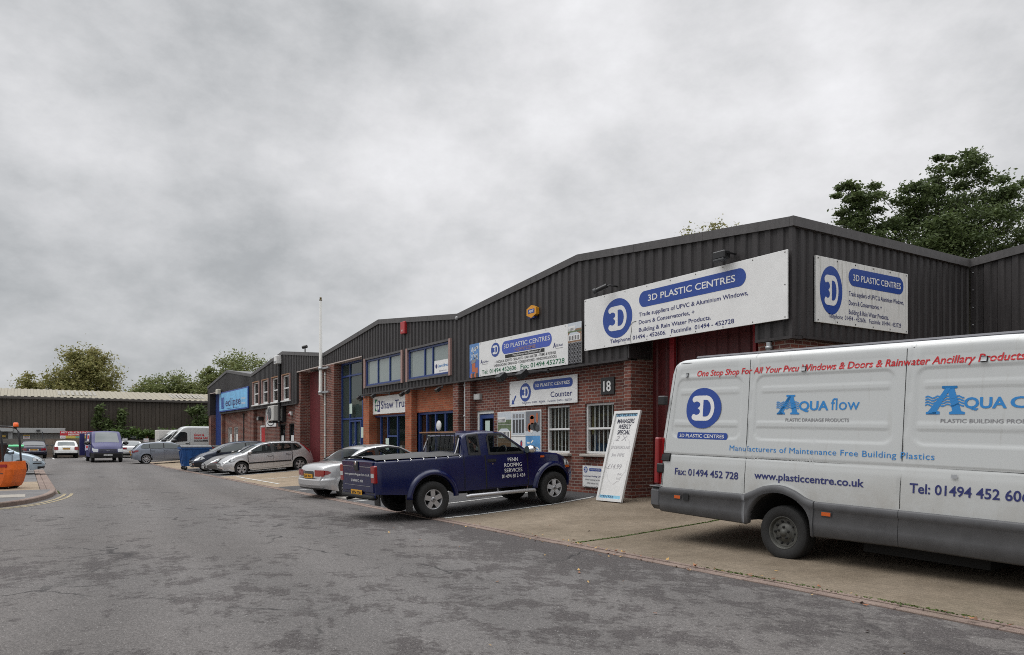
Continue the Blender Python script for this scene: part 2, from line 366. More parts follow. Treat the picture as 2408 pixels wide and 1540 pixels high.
def logo3d(mb, F, cx, cy, rx, ry, base=.003):
    """blue ellipse with a white rounded 3D"""
    put_poly(mb, ell(cx, cy, rx, ry), F(base), NAVY)
    # white block: 3 on the left joined to a D on the right
    w, h = rx*.66, ry*.62; fn = F(base+.002)
    P = []
    for i in range(13): a = -pi/2 + pi*i/12; P.append((cx + w*.30 + w*.70*cos(a)*.95, cy + h*sin(a)))
    L_ = []
    # the open bowls of the 3 bite into the left side
    for i in range(9): q = pi/2 + pi*.8*i/8; L_.append((cx - w*.50 + w*.42*cos(q), cy + h*.70 + h*.30*sin(q)))
    for sg in (1, -1):
        for i in range(9): q = (100 - 165*i/8) if sg > 0 else (65 - 165*i/8); q = radians(q); L_.append((cx - w*.50 + w*.30*cos(q), cy + sg*h*.27 + h*.27*sin(q)))
        if sg > 0: L_.append((cx - w*.40, cy))
    for i in range(9): q = -pi*1.3 + pi*.8*i/8; L_.append((cx - w*.50 + w*.42*cos(q), cy - h*.70 + h*.30*sin(q)))
    put_poly(mb, P + L_, fn, WHITE)
    D = [(cx+w*.06, cy-h*.66)] + [(cx + w*.28 + w*.40*cos(a), cy + h*.66*sin(a)) for a in [-pi/2 + pi*i/12 for i in range(13)]] + [(cx+w*.06, cy+h*.66)]
    put_poly(mb, D, F(base+.004), NAVY)

# ------------------------------------------------------------------ ground
def fz(x, y):                                # height of the forecourt
    return lerp([(6.9, .022), (8, .06), (10, .18), (11.5, .32), (12.5, .34)], y)
def rz(x): return lerp([(-66, .15), (-50, 0.0)], x)   # the road lifts a little at the far end
def sheet(mb, xs, ys, zf, m, skip=None):
    V = [(x, y, zf(x, y)) for x in xs for y in ys]; n = len(ys); F = []
    for i in range(len(xs)-1):
        for j in range(n-1): F.append((i*n+j, (i+1)*n+j, (i+1)*n+j+1, i*n+j+1))
    mb.add(V, F, m)
def lin(a, b, n): return [a+(b-a)*i/n for i in range(n+1)]
g = MB(); g.add([(-900, -900, -.3), (900, -900, -.3), (900, 900, -.3), (-900, 900, -.3)], [(0, 1, 2, 3)], mat('earth', (.10, .09, .06), .9, noise=.3, nscale=.5)); struct(g, 'ground')
g = MB(); sheet(g, [-95, -80, -66, -62, -58, -54, -50, -30, 0, 40], [-60, -10, 0, 6.93], lambda x, y: rz(x), ASPHALT)
sheet(g, [-95, -80, -66, -62, -59.2], [6.93, 12, 40], lambda x, y: rz(x) - .002, ASPHALT); struct(g, 'road')
FY = [7.06, 7.5, 8, 9, 10, 10.8, 11.5, 12.6]
g = MB()
sheet(g, [-13.75, -12, -9.32], FY, fz, CONC); sheet(g, [-9.26, -8, -4, 0, 12], FY, fz, CONC)
sheet(g, [-8.7, 0, 12], [12.6, 17.6], lambda x, y: .34, CONC)
struct(g, 'forecourt')
g = MB(); sheet(g, [-25.7, -20, -13.75], FY, fz, BAYTAR); sheet(g, [-44.6, -40, -34.4], FY, fz, BAYTAR); struct(g, 'parking_tarmac')
g = MB(); sheet(g, [-34.4, -30, -25.7], FY, fz, CONC_F); sheet(g, [-59.2, -56, -50, -44.6], FY, fz, CONC_F); struct(g, 'concrete_apron')
# sunk joint between two slabs, grown over with moss
g = MB(); sheet(g, [-9.33, -9.25], FY, lambda x, y: fz(x, y)-.012, mat('joint_earth', (.03, .03, .02), .9)); struct(g, 'slab_joint_ground')
g = MB(); g.box((-20.1, 7.15, .0), (-19.1, 7.62, .062), mat('cover_slab', (.30, .28, .25), .8, noise=.25)); struct(g, 'inspection_cover_ground')
# flush channel blocks between road and forecourt
g = MB(); x = -59
rk = random.Random(3)
while x < 14:
    n = .9; z = .018 + rk.uniform(-.004, .004)
    g.bbox((x+.006, 6.90, -.1), (x+n-.006, 7.02+rk.uniform(0, .006), rz(x)+z), KERBM, .008)
    g.bbox((x+.206, 7.025, -.1), (x+.2+n-.006, 7.085, rz(x)+z+.012), KERBM, .006); x += n
struct(g, 'kerb')
# painted bay lines
g = MB()
def gline(x0, y0, x1, y1, w, m, zf, n=12, dz=.006):
    d = Vector((x1-x0, y1-y0)).normalized(); p = Vector((-d.y, d.x))*w/2; V = []; F = []
    for i in range(n+1):
        t = i/n; x = x0+(x1-x0)*t; y = y0+(y1-y0)*t
        V += [(x+p.x, y+p.y, zf(x, y)+dz), (x-p.x, y-p.y, zf(x, y)+dz)]
    for i in range(n): F.append((2*i, 2*i+1, 2*i+3, 2*i+2))
    g.add(V, F, m)
for x0, x1 in ((-13.62, -13.85), (-16.05, -16.2), (-18.62, -18.8), (-21.2, -21.35), (-23.7, -23.8)): gline(x0, 7.1, x1, 11.1, .09, LINEW, fz)
for x0 in (-34.55, -37.1, -39.7, -42.2): gline(x0, 7.15, x0-.05, 11, .10, LINEW, fz)
gline(-33.5, 7.6, -27.2, 7.6, .10, LINEW, fz); gline(-30.5, 7.15, -30.5, 10.5, .1, LINEW, fz)
for y in (1.9, 4.1, 6.6): gline(-72.5, y, -67.5, y, .12, LINEW, lambda x, y: rz(x))
struct(g, 'road_markings')
# left-hand pavement with its rounded kerb
KC = [(-27.0, .80), (-26.3, .77), (-25.3, .68), (-24.2, .50), (-23.3, .26), (-22.6, .02), (-21.9, -.38), (-21.3, -.95), (-20.8, -1.8), (-20.5, -3), (-20.4, -5), (-20.4, -40)]
def offs(P, d):
    R = []
    for i, p in enumerate(P):
        a = Vector(P[max(i-1, 0)]); b = Vector(P[min(i+1, len(P)-1)]); t = (b-a).normalized(); R.append((p[0] + -t.y*d*-1*-1, p[1] + t.x*d))
    return R
KI = offs(KC, -.14)
g = MB(); kh = .115
prof = [(0, -.1), (0, kh-.02), (-.02, kh), (-.14, kh)]
rows = [[(x, y, z) for x, y in offs(KC, dx)] for dx, z in prof]
V = [p for r in rows for p in r]; n = len(KC)
g.add(V, [(i*n+j, i*n+j+1, (i+1)*n+j+1, (i+1)*n+j) for i in range(3) for j in range(n-1)], KERBM)
g.add([(-27, .8, -.1), (-27, .8, kh), (-27, .66, kh), (-27, .66, -.1)], [(0, 1, 2, 3)], KERBM)
x = -48
while x < -27.2:
    g.bbox((x+.01, .42, -.05), (x+.89, .60, rz(x)+.03), KERBM, .01); g.bbox((x+.01, .61, -.05), (x+.89, .86, rz(x)+.018), KERBM, .01); x += .9
struct(g, 'kerb')
g = MB(); poly = [(x, y, kh-.006) for x, y in offs(KC, -.13)] + [(-27, -40, kh-.006)]
g.add(poly, [tuple(range(len(poly)))], PAVETAR)
sheet(g, [-33.4, -27.0], [-40, -10, .4], lambda x, y: .06, CONC_F); sheet(g, [-60, -33.4], [-40, -10, .4], lambda x, y: .045, PAVETAR)
g.box((-24.9, -.55, kh-.002), (-23.7, .02, kh), mat('slab', (.24, .22, .19), .8, noise=.2)) ; struct(g, 'pavement')
g = MB()
for d0, d1, a, b in ((.20, .29, 1, 11), (.38, .47, 1, 11)):
    A = offs(KC, d0); B = offs(KC, d1); V = []
    for i in range(a, b): V += [(A[i][0], A[i][1], .005), (B[i][0], B[i][1], .005)]
    g.add(V, [(2*i, 2*i+1, 2*i+3, 2*i+2) for i in range(b-a-1)], YELL)
struct(g, 'yellow_road_markings')

# ------------------------------------------------------------------ industrial units
CY, WY, PY = 11.30, 11.53, 11.335           # cladding, brick wall, pier fronts
def ribs(a, b, pitch=.272, d=.035):          # trapezoid profile: list of (pos, depth)
    n = max(1, round((b-a)/pitch)); p = (b-a)/n; out = []
    for i in range(n):
        x = a+i*p; out += [(x, 0), (x+p*.42, 0), (x+p*.52, d), (x+p*.90, d)]
    out.append((b, 0)); return out
def cladding(mb, a, b, top, bot, pos, m=CLAD, holes=(), pitch=.272, d=.035, breaks=()):
    """pos(u, depth, z) -> point; ribbed sheet between bot(u) and top(u), holes = (u0, u1, z0, z1)"""
    P = ribs(a, b, pitch, d)
    ks = sorted(set(list(breaks) + [h for q in holes for h in q[:2]]))
    for k in ks:                              # insert cut lines
        for i in range(len(P)-1):
            if P[i][0]+1e-4 < k < P[i+1][0]-1e-4:
                t = (k-P[i][0])/(P[i+1][0]-P[i][0]); P.insert(i+1, (k, P[i][1]+t*(P[i+1][1]-P[i][1]))); break
    for (u0, d0), (u1, d1) in zip(P, P[1:]):
        um = (u0+u1)/2; segs = [(None, None)]
        h = [q for q in holes if q[0] < um < q[1]]
        e = 1e-4 if u1 > u0 else -1e-4
        lo0, lo1, hi0, hi1 = bot(u0+e), bot(u1-e), top(u0), top(u1)
        if h:
            z0, z1 = h[0][2:]; S_ = [(lo0, lo1, z0, z0), (z1, z1, hi0, hi1)]
        else: S_ = [(lo0, lo1, hi0, hi1)]
        for q0, q1, r0, r1 in S_: mb.add([pos(u0, d0, q0), pos(u1, d1, q1), pos(u1, d1, r1), pos(u0, d0, r0)], [(0, 1, 2, 3)], m)
front = lambda u, d, z: (u, CY+d-.035+.0, z)
def gable(x0, x1, zr, ze=5.47): xm = (x0+x1)/2; return lambda x: zr - (zr-ze)*abs(x-xm)/((x1-x0)/2)
def verge(mb, x0, x1, zr, ze=5.47, y=CY, m=TRIM):
    xm = (x0+x1)/2
    for (a, za), (b, zb) in (((x0, ze), (xm, zr)), ((xm, zr), (x1, ze))):
        mb.add([(a, y-.075, za-.14), (b, y-.075, zb-.14), (b, y-.075, zb+.03), (a, y-.075, za+.03), (a, y+.2, za+.03), (b, y+.2, zb+.03), (a, y-.035, za-.14), (b, y-.035, zb-.14)],
               [(0, 1, 2, 3), (3, 2, 5, 4), (0, 6, 7, 1)], m)
        L = b-a
        for k in (1, 2): 
            t = k/3; xk = a+L*t; zk = za+(zb-za)*t; mb.box((xk-.012, y-.079, zk-.13), (xk+.012, y-.07, zk+.028), m)
def roof(x0, x1, zr, parent, ze=5.47, y0=CY+.2, y1=36):
    xm = (x0+x1)/2; r = MB(); r.add([(x0, y0, ze), (xm, y0, zr), (x1, y0, ze), (x0, y1, ze), (xm, y1, zr), (x1, y1, ze)], [(0, 1, 4, 3), (1, 2, 5, 4)], GREYROOF)
    r.build('roof', parent)
def wall(mb, x0, x1, z0, z1, y=WY, m=BRICK, holes=()):
    """brick sheet with rectangular openings and reveals"""
    xs = sorted({x0, x1} | {h[0] for h in holes} | {h[1] for h in holes}); zs = sorted({z0, z1} | {h[2] for h in holes} | {h[3] for h in holes})
    for a, b in zip(xs, xs[1:]):
        for c, d in zip(zs, zs[1:]):
            if any(h[0] <= a and b <= h[1] and h[2] <= c and d <= h[3] for h in holes): continue
            mb.add([(a, y, c), (b, y, c), (b, y, d), (a, y, d)], [(0, 1, 2, 3)], m)
    for h in holes:
        a, b, c, d = h[:4]; r = .22
        mb.add([(a, y, c), (a, y+r, c), (a, y+r, d), (a, y, d)], [(0, 1, 2, 3)], m); mb.add([(b, y, c), (b, y, d), (b, y+r, d), (b, y+r, c)], [(0, 1, 2, 3)], m)
        mb.add([(a, y, d), (a, y+r, d), (b, y+r, d), (b, y, d)], [(0, 1, 2, 3)], m); mb.add([(a, y, c), (b, y, c), (b, y+r, c), (a, y+r, c)], [(0, 1, 2, 3)], m)
ROOMW = mat('room_wall', (.42, .36, .24), .8, noise=.3, nscale=2); ROOMD = mat('dark_room', (.05, .055, .05), .8, noise=.4, nscale=1.5); ROOMG = mat('green_room', (.03, .10, .075), .8, noise=.3, nscale=1)
def room(x0, x1, z0, z1, parent, y=WY+.22, d=1.3, m=ROOMD, items=0):
    r = MB(); a, b = x0-.05, x1+.05; c, e = z0-.05, z1+.05; Y = y+d
    r.add([(a, y, c), (b, y, c), (b, y, e), (a, y, e), (a, Y, c), (b, Y, c), (b, Y, e), (a, Y, e)], [(4, 5, 6, 7), (0, 4, 7, 3), (1, 2, 6, 5), (0, 1, 5, 4), (3, 7, 6, 2)], m)
    rr = random.Random(int(x0*100))
    cols = [mat('stock_a', (.35, .30, .06), .6), mat('stock_b', (.45, .44, .42), .6), mat('stock_c', (.12, .07, .04), .6), mat('stock_d', (.05, .12, .25), .6)]
    for i in range(items):
        w = rr.uniform(.08, .3)*(x1-x0); xx = rr.uniform(x0, x1-w); h = rr.uniform(.1, .55)*(z1-z0); yy = rr.uniform(y+.35, Y-.2); zz = z0 if i % 2 else rr.uniform(z0, z1-h)
        r.box((xx, yy, zz), (xx+w, yy+.12, zz+h), cols[i % 4])
    r.build('room', parent)
def window(parent, x0, x1, z0, z1, y, fm, cols=(), rows=(), gm=GLASS, fw_=.055, bars=0, sill=None, name='window'):
    """frame with mullions, one pane mesh, as a window part with a pane sub-part"""
    f = MB(); d = .05
    f.bbox((x0, y-d, z0), (x0+fw_, y+d, z1), fm, .006); f.bbox((x1-fw_, y-d, z0), (x1, y+d, z1), fm, .006)
    f.bbox((x0+fw_, y-d+.002, z0), (x1-fw_, y+d-.002, z0+fw_), fm, .006); f.bbox((x0+fw_, y-d+.002, z1-fw_), (x1-fw_, y+d-.002, z1), fm, .006)
    for c in cols: f.bbox((c-fw_*.45, y-d+.006, z0+fw_), (c+fw_*.45, y+d-.006, z1-fw_), fm, .005)
    for r in rows:
        z, a, b = r if isinstance(r, tuple) else (r, x0+fw_, x1-fw_); f.bbox((a, y-d+.010, z-fw_*.45), (b, y+d-.010, z+fw_*.45), fm, .005)
    w = f.build(name, parent)
    p = MB(); p.add([(x0+.01, y, z0+.01), (x1-.01, y, z0+.01), (x1-.01, y, z1-.01), (x0+.01, y, z1-.01)], [(0, 1, 2, 3)], gm); p.build('pane', w)
    if bars:
        b = MB()
        for i in range(bars): xx = x0+fw_ + (x1-x0-2*fw_)*(i+1)/(bars+1); b.tube([(xx, y+.045, z0+.03), (xx, y+.045, z1-.03)], .016, WHITEP, 6)
        b.build('window_bars', w)
    if sill: s = MB(); s.bbox((x0-.08, y-.22, z0-.07), (x1+.08, y+.05, z0-.004), sill, .012); s.build('sill', w)
    return w
def shutter(parent, x0, x1, z0, z1, y, m, pitch=.18, name='roller_door'):
    r = MB(); cladding(r, x0, x1, lambda u: z1, lambda u: z0, lambda u, d, z: (u, y+d, z), m, pitch=pitch, d=.03); return r.build(name, parent)
def pier(mb, x0, x1, m, z1=3.4, y0=PY, y1=12.1, z0=.0): mb.box((x0, y0, z0), (x1, y1, z1), m)
def drainpipe(parent, x, y, z0, z1, m, r=.04):
    p = MB(); p.tube([(x, y, z0), (x, y, z1)], r, m, 10)
    for z in lin(z0+.25, z1-.1, 3): p.lathe((x, y, z), (0, 0, 1), [(r+.001, -.03), (r+.014, -.03), (r+.014, .03), (r+.001, .03)], m, 10)
    p.build('drainpipe', parent)

# --- unit 18, the corner unit
u18 = thing('industrial_unit', 'corner trade unit numbered 18, dark ribbed cladding over red brick beside the white van', 'building', (-14.6, 11.3, 0))
u18.location = (0, 0, 0)
X0, X1 = -20.68, -8.58
gt = gable(X0, X1, 6.05)
c = MB(); cladding(c, X0, X1, lambda u: gt(u)-.02, lambda u: 4.95 if -12.82 < u < -9.33 else 3.42, front, breaks=(-12.82, -9.33))
sidef = lambda u, d, z: (X1-d+.035, u, z)
cladding(c, 11.265, 17.2, lambda u: 5.45, lambda u: 3.44, sidef, pitch=.235)
c.box((X1-.03, CY-.045, 3.40), (X1+.045, CY+.03, 5.36), CLAD)         # corner flashing
c.build('cladding', u18)
t = MB(); verge(t, X0, X1, 6.05)
t.box((X1-.03, CY-.07, 5.33), (X1+.085, 17.2, 5.50), TRIM)
for a, b in ((X0, -12.82), (-9.33, X1+.05)): t.box((a, CY-.06, 3.375), (b, CY+.23, 3.425), CLAD)
t.box((X1-.15, CY+.23, 3.395), (X1+.06, 17.2, 3.44), CLAD); t.box((-12.82, CY-.04, 4.93), (-9.33, 12.0, 4.95), CLAD)
t.box((-12.84, CY-.03, 3.42), (-12.80, 11.95, 4.94), CLAD); t.box((-9.35, CY-.03, 3.42), (-9.31, 11.95, 4.94), CLAD)
t.build('roof_trim', u18)
roof(X0, X1, 6.05, u18)
W1 = (-16.35, -15.33, 1.27, 2.49); W2 = (-14.71, -13.62, 1.27, 2.49); D1 = (-20.0, -19.0, .25, 2.47)
b = MB(); wall(b, -20.06, -13.05, .0, 3.40, holes=(W1, W2, D1))
pier(b, -20.36, -20.05, BRICK); pier(b, -13.05, -12.82, BRICK); pier(b, -9.33, X1-.06, BRICK)
b.add([(-8.70, 11.8, 0), (-8.70, 36, 0), (-8.70, 36, 3.4), (-8.70, 11.8, 3.4)], [(0, 1, 2, 3)], BRICK)
# soldier course above the openings
for W in (W1, W2, D1): b.box((W[0]-.1, WY-.006, W[3]+.001), (W[1]+.1, WY, W[3]+.215), BRICK)
b.build('brick_wall', u18)
for W in (W1, W2):
    w = window(u18, *W, WY+.1, WHITEP, rows=((W[2]+W[3])/2,), bars=5, sill=mat('stone_sill', (.36, .33, .30), .7, noise=.15))
room(-16.8, -13.2, 1.0, 2.7, u18, m=ROOMW, items=14)
dr = MB(); dr.bbox((D1[0], WY+.03, .25), (D1[0]+.09, WY+.15, D1[3]), WHITEP); dr.bbox((D1[0]+.09, WY+.03, D1[3]-.09), (D1[1], WY+.15, D1[3]), WHITEP)
door = dr.build('door', u18)
dr = MB(); dr.bbox((D1[0]+.10, WY+.06, .25), (D1[0]+.22, WY+.12, 2.37), BLUEF); dr.bbox((D1[1]-.12, WY+.06, .25), (D1[1]-.002, WY+.12, 2.37), BLUEF); dr.bbox((D1[0]+.22, WY+.061, 2.24), (D1[1]-.12, WY+.119, 2.37), BLUEF); dr.bbox((D1[0]+.22, WY+.061, .25), (D1[1]-.12, WY+.119, .5), BLUEF)
leafd = dr.build('door_leaf', door)
pn = MB(); pn.add([(D1[0]+.2, WY+.09, .4), (D1[1]-.1, WY+.09, .4), (D1[1]-.1, WY+.09, 2.3), (D1[0]+.2, WY+.09, 2.3)], [(0, 1, 2, 3)], GLASS)
pn.box((-19.62, WY+.08, 1.75), (-19.36, WY+.088, 2.18), mat('notice_paper', (.45, .55, .50), .7)); pn.build('pane', door)
room(-20.0, -19.0, .2, 2.4, u18, m=ROOMD)
shutter(u18, -12.83, -9.32, .3, 4.93, 12.0, mat('dark_red_door', (.085, .011, .012), .5, noise=.2), .3)
rf = MB()
for a, b_ in ((-12.22, -12.08), (-9.50, -9.38), (-9.95, -9.88)): rf.box((a, 11.93, .3), (b_, 11.985, 4.93), REDF)
rf.box((-12.08, 11.94, 4.3), (-9.5, 11.98, 4.38), REDF); rf.build('door_frame', u18)
drainpipe(u18, -20.47, 11.40, .2, 3.38, mat('grey_pipe', (.42, .42, .42), .5)); drainpipe(u18, -9.05, 11.28, .3, 3.36, STEEL, .05)

# --- unit 17 with the glazed atrium
u17 = thing('industrial_unit', 'trade unit with tall blue framed glazed entrance and orange brick shopfronts', 'building', (0, 0, 0))
X0, X1 = -33.12, -20.68; gt17 = gable(X0, X1, 6.12)
H3, H4 = (-28.28, -24.75, 3.68, 4.74), (-24.37, -21.15, 3.68, 4.74)
c = MB(); cladding(c, X0, X1, lambda u: gt17(u)-.02, lambda u: 4.93 if u < -28.6 else 3.42, front, holes=(H3, H4), breaks=(-28.6,)); c.build('cladding', u17)
t = MB(); verge(t, X0, X1, 6.12); t.box((-28.6, CY-.06, 3.375), (X1, CY+.23, 3.425), CLAD)
t.box((X0, CY-.05, 4.90), (-28.6, CY+.5, 4.94), SOFFIT); t.box((-28.62, CY-.05, 3.40), (-28.58, CY+.35, 4.98), CLAD)
t.lathe((X1, CY-.09, 5.36), (0, -1, 0), [(.0, .03), (.05, .03), (.06, 0), (.06, -.03)], mat('lamp_grey', (.3, .3, .3), .4), 12); t.build('roof_trim', u17)
roof(X0, X1, 6.12, u17)
for H, cs in ((H3, (-27.05, -25.95)), (H4, (-23.05, -22.45))):
    w = window(u17, H[0]+.08, H[1]-.08, H[2]+.02, H[3]-.02, CY+.02, BLUEF, cols=cs, gm=GLASS_UP, fw_=.07)
    rv = MB(); a, b_, z0, z1 = H
    for p, q in (((a-.05, CY-.09, z0-.05), (a+.08, CY+.06, z1+.05)), ((b_-.08, CY-.09, z0-.05), (b_+.05, CY+.06, z1+.05))): rv.box(p, q, PINK)
    rv.box((a+.08, CY-.085, z1-.02), (b_-.08, CY+.055, z1+.05), TRIM); rv.box((a+.08, CY-.085, z0-.05), (b_-.08, CY+.055, z0+.02), TRIM); rv.build('window_surround', w)
room(H3[0], H4[1], 3.6, 4.8, u17, y=CY+.1, d=2.2, m=mat('pale_room', (.30, .33, .30), .8, noise=.25, nscale=.8))
for q in ((-33.55, -32.97, 11.22), (-32.80, -31.82, 11.25)): b = MB(); pier(b, q[0], q[1], BRICK, 4.9, q[2]); b.build('brick_pier', u17)
b = MB()
pier(b, -21.15, -20.80, BRICK)
SF = (-28.2, -25.0, .2, 2.56); DF = (-24.2, -21.5, .2, 2.56)
wall(b, -28.64, -20.8, 0, 3.4, WY+.02, BRICK_O, holes=(SF, DF)); pier(b, -28.66, -28.06, BRICK_O); pier(b, -24.71, -24.2, BRICK_O); b.build('brick_wall', u17)
window(u17, *SF, WY+.12, BLUEF, cols=(-27.55, -26.9, -26.0), rows=((1.75, -26.9, -26.0),), fw_=.075, name='shopfront')
window(u17, *DF, WY+.12, BLUEF, cols=(-23.55, -22.9, -22.2), rows=((1.75, -22.9, -22.2),), fw_=.085, name='shopfront')
at = window(u17, -31.8, -28.68, .25, 4.9, CY+.32, BLUEF, cols=(-30.8, -29.35), rows=(4.32, 2.5), fw_=.08, gm=GLASS_A, name='entrance_glazing')
dm = MB(); y = CY+.30
for xx in (-30.72, -30.10, -29.45): dm.bbox((xx-.05, y-.06, .3), (xx+.05, y+.02, 2.42), BLUEF, .006)
dm.bbox((-30.7, y-.055, 2.36), (-29.4, y+.015, 2.42), BLUEF); dm.bbox((-30.7, y-.055, .3), (-29.4, y+.015, .5), BLUEF); dd = dm.build('door', u17)
hd = MB()
for xx in (-30.2, -30.0): hd.tube([(xx, y-.06, 1.0), (xx, y-.13, 1.05), (xx, y-.13, 1.4), (xx, y-.06, 1.45)], .02, BLUEF, 6)
hd.build('handle', dd)
for r_ in ((-28.25, -24.9, .2, 2.6), (-24.3, -21.4, .2, 2.6)): room(*r_, u17, m=ROOMG, items=8, d=1.8)
room(-31.9, -28.6, .2, 4.9, u17, y=CY+.45, d=3.2, m=ROOMG, items=6)
q = MB(); q.lathe((-22.55, CY+.27, 2.08), (0, -1, 0), [(.0, .05), (.13, .045), (.17, .02), (.17, 0)], WHITEP, 20); q.build('round_vent', u17)
drainpipe(u17, -32.885, 11.22, .2, 4.6, mat('white_pipe', (.5, .5, .48), .5), .035)
for xx, zz in ((-26.75, 1.25), (-30.55, 2.7), (-29.25, 1.7), (-23.2, 1.35)): nt_ = MB(); nt_.box((xx, CY+.17, zz), (xx+.3, CY+.175, zz+.42), mat('notice_paper', (.45, .55, .50), .7)); nt_.build('window_notice', u17)

# --- unit 16 with four sash windows
u16 = thing('industrial_unit', 'trade unit with four narrow white sash windows and a maroon roller door', 'building', (0, 0, 0))
X0, X1 = -46.1, -33.12; gt16 = gable(X0, X1, 6.17)
WN = [(-45.62, -44.22), (-43.6, -42.24), (-41.6, -40.27), (-39.62, -38.26)]
c = MB(); cladding(c, X0, X1, lambda u: gt16(u)-.02, lambda u: 4.95 if u > -37.2 else 3.42, front, holes=[(a, b_, 3.64, 4.94) for a, b_ in WN], breaks=(-37.2,)); c.build('cladding', u16)
t = MB(); verge(t, X0, X1, 6.17); t.box((X0, CY-.06, 3.375), (-37.2, CY+.23, 3.425), CLAD); t.box((-37.2, CY-.05, 4.92), (X1, 12.0, 4.96), SOFFIT)
t.box((-37.22, CY-.05, 3.38), (-37.18, 11.9, 4.97), CLAD); t.build('roof_trim', u16)
roof(X0, X1, 6.17, u16)
for a, b_ in WN:
    w = window(u16, a+.05, b_-.05, 3.66, 4.92, CY+.05, WHITEP, rows=(4.27,), gm=GLASS, fw_=.07)
    rv = MB()
    for p in (a-.04, b_-.05): rv.box((p, CY-.10, 3.60), (p+.09, CY+.06, 4.98), PINK)
    rv.box((a+.05, CY-.10, 4.93), (b_-.05, CY+.06, 4.985), TIMBER); rv.bbox((a-.05, CY-.14, 3.56), (b_+.05, CY+.05, 3.63), WHITEP); rv.build('window_surround', w)
room(-46, -37.5, 3.6, 5.0, u16, y=CY+.16, d=2, m=mat('pale_room_b', (.16, .16, .15), .8, noise=.5, nscale=.9))
b = MB(); OP = [(-41.15, -40.1, 1.3, 2.46), (-39.4, -38.5, 1.3, 2.46), (-45.15, -44.1, .2, 2.46)]
wall(b, X0, -37.7, 0, 3.4, holes=OP); pier(b, -37.75, -36.9, BRICK, y1=11.9); b.box((-37.2, 11.36, 3.4), (-36.9, 11.9, 4.94), BRICK)
pier(b, -46.55, -45.9, BRICK); b.build('brick_wall', u16)
shutter(u16, -36.9, -33.5, .2, 4.93, 11.82, MAROON, .16)
for o_ in OP[:2]:
    w = window(u16, *o_, WY+.1, BLACK, gm=GLASS); q = MB(); q.box((o_[0]+.3, WY+.02, 1.35), (o_[0]+.75, WY+.03, 1.85), WHITE); q.build('notice', w)
dr = MB(); o_ = OP[2]; dr.box((o_[0], WY+.02, .2), (o_[0]+.12, WY+.12, 2.46), WHITEP); dr.box((o_[0]+.12, WY+.02, 2.34), (o_[1], WY+.12, 2.46), WHITEP); dr.box((o_[0]+.12, WY+.05, .2), (o_[1], WY+.1, 2.34), mat('red_door', (.42, .02, .02), .4)); dr.build('door', u16)
drainpipe(u16, -39.95, 11.18, 2.3, 5.6, BLACK, .07)
room(-41.5, -38.2, 1.2, 2.6, u16)

# --- unit 15 at the far end
u15 = thing('industrial_unit', 'farthest trade unit of the row, blue roller door beside the light blue sign', 'building', (0, 0, 0))
X0, X1 = -58.8, -46.1; gt15 = gable(X0, X1, 6.20)
c = MB(); cladding(c, X0, X1, lambda u: gt15(u)-.02, lambda u: 4.95 if -58.1 < u < -54.7 else 3.42, front, breaks=(-58.1, -54.7))
cladding(c, 11.265, 42, lambda u: 5.45, lambda u: 3.4, lambda u, d, z: (X0+d-.035, u, z), pitch=.5); c.build('cladding', u15)
t = MB(); verge(t, X0, X1, 6.20); t.box((-54.7, CY-.06, 3.375), (X1, CY+.23, 3.425), CLAD); t.box((-58.1, CY-.04, 4.92), (-54.7, 12, 4.96), SOFFIT)
t.box((-54.72, CY-.04, 3.4), (-54.68, 12, 4.95), CLAD); t.box((-58.12, CY-.04, 3.4), (-58.08, 12, 4.95), CLAD); t.box((X0, CY-.05, 3.375), (-58.1, CY+.2, 3.42), CLAD); t.build('roof_trim', u15)
roof(X0, X1, 6.20, u15)
b = MB(); OP = [(-53.5, -52.3, 1.2, 2.46), (-51.8, -50.6, 1.2, 2.46)]
wall(b, -54.6, X1, 0, 3.4, holes=OP); pier(b, -58.77, -58.0, BRICK); pier(b, -54.7, -54.3, BRICK); pier(b, -47.3, -46.6, BRICK)
b.add([(-58.7, 11.9, 0), (-58.7, 42, 0), (-58.7, 42, 3.4), (-58.7, 11.9, 3.4)], [(3, 2, 1, 0)], BRICK); b.build('brick_wall', u15)
shutter(u15, -58.0, -54.7, .2, 4.93, 11.66, DOORBLUE, .3)
for o_ in OP: w = window(u15, *o_, WY+.1, WHITEP, gm=GLASS, cols=((o_[0]+o_[1])/2,)); q = MB(); q.box((o_[1]-.5, WY+.01, 1.3), (o_[1]-.1, WY+.03, 2.0), WHITE); q.build('notice', w)
room(-54, -50, 1.1, 2.6, u15)
drainpipe(u15, -48.9, 11.48, .3, 3.3, BLACK, .03)

# --- unit 19, set back on the right
u19 = thing('industrial_unit', 'set back dark clad unit behind the white van, cut off by the photo edge', 'building', (0, 0, 0))
X0, X1 = -8.50, 4.0; gt19 = gable(X0, X1, 6.05); YB = 17.22
c = MB(); cladding(c, X0, X1, lambda u: gt19(u)-.02, lambda u: 3.42 if u < -4 else 4.9, lambda u, d, z: (u, YB+d-.035, z), breaks=(-4,)); c.build('cladding', u19)
t = MB(); verge(t, X0, X1, 6.05, y=YB); t.box((X0, YB-.06, 3.375), (-4, YB+.2, 3.42), CLAD)
for z in lin(3.7, 5.2, 4): t.lathe((X0+.06, YB-.05, z), (0, -1, 0), [(.012, 0), (.012, .02), (0, .02)], STEEL, 8)
t.build('roof_trim', u19); roof(X0, X1, 6.05, u19, y0=YB+.2)
b = MB(); wall(b, X0-.2, -4, 0, 3.4, YB+.2); wall(b, 0, X1, 0, 4.9, YB+.2); b.add([(X1, YB, 0), (X1, 42, 0), (X1, 42, 5.4), (X1, YB, 5.4)], [(0, 1, 2, 3)], BRICK); b.build('brick_wall', u19)
shutter(u19, -4, 0, .3, 4.9, YB+.5, MAROON, .2)

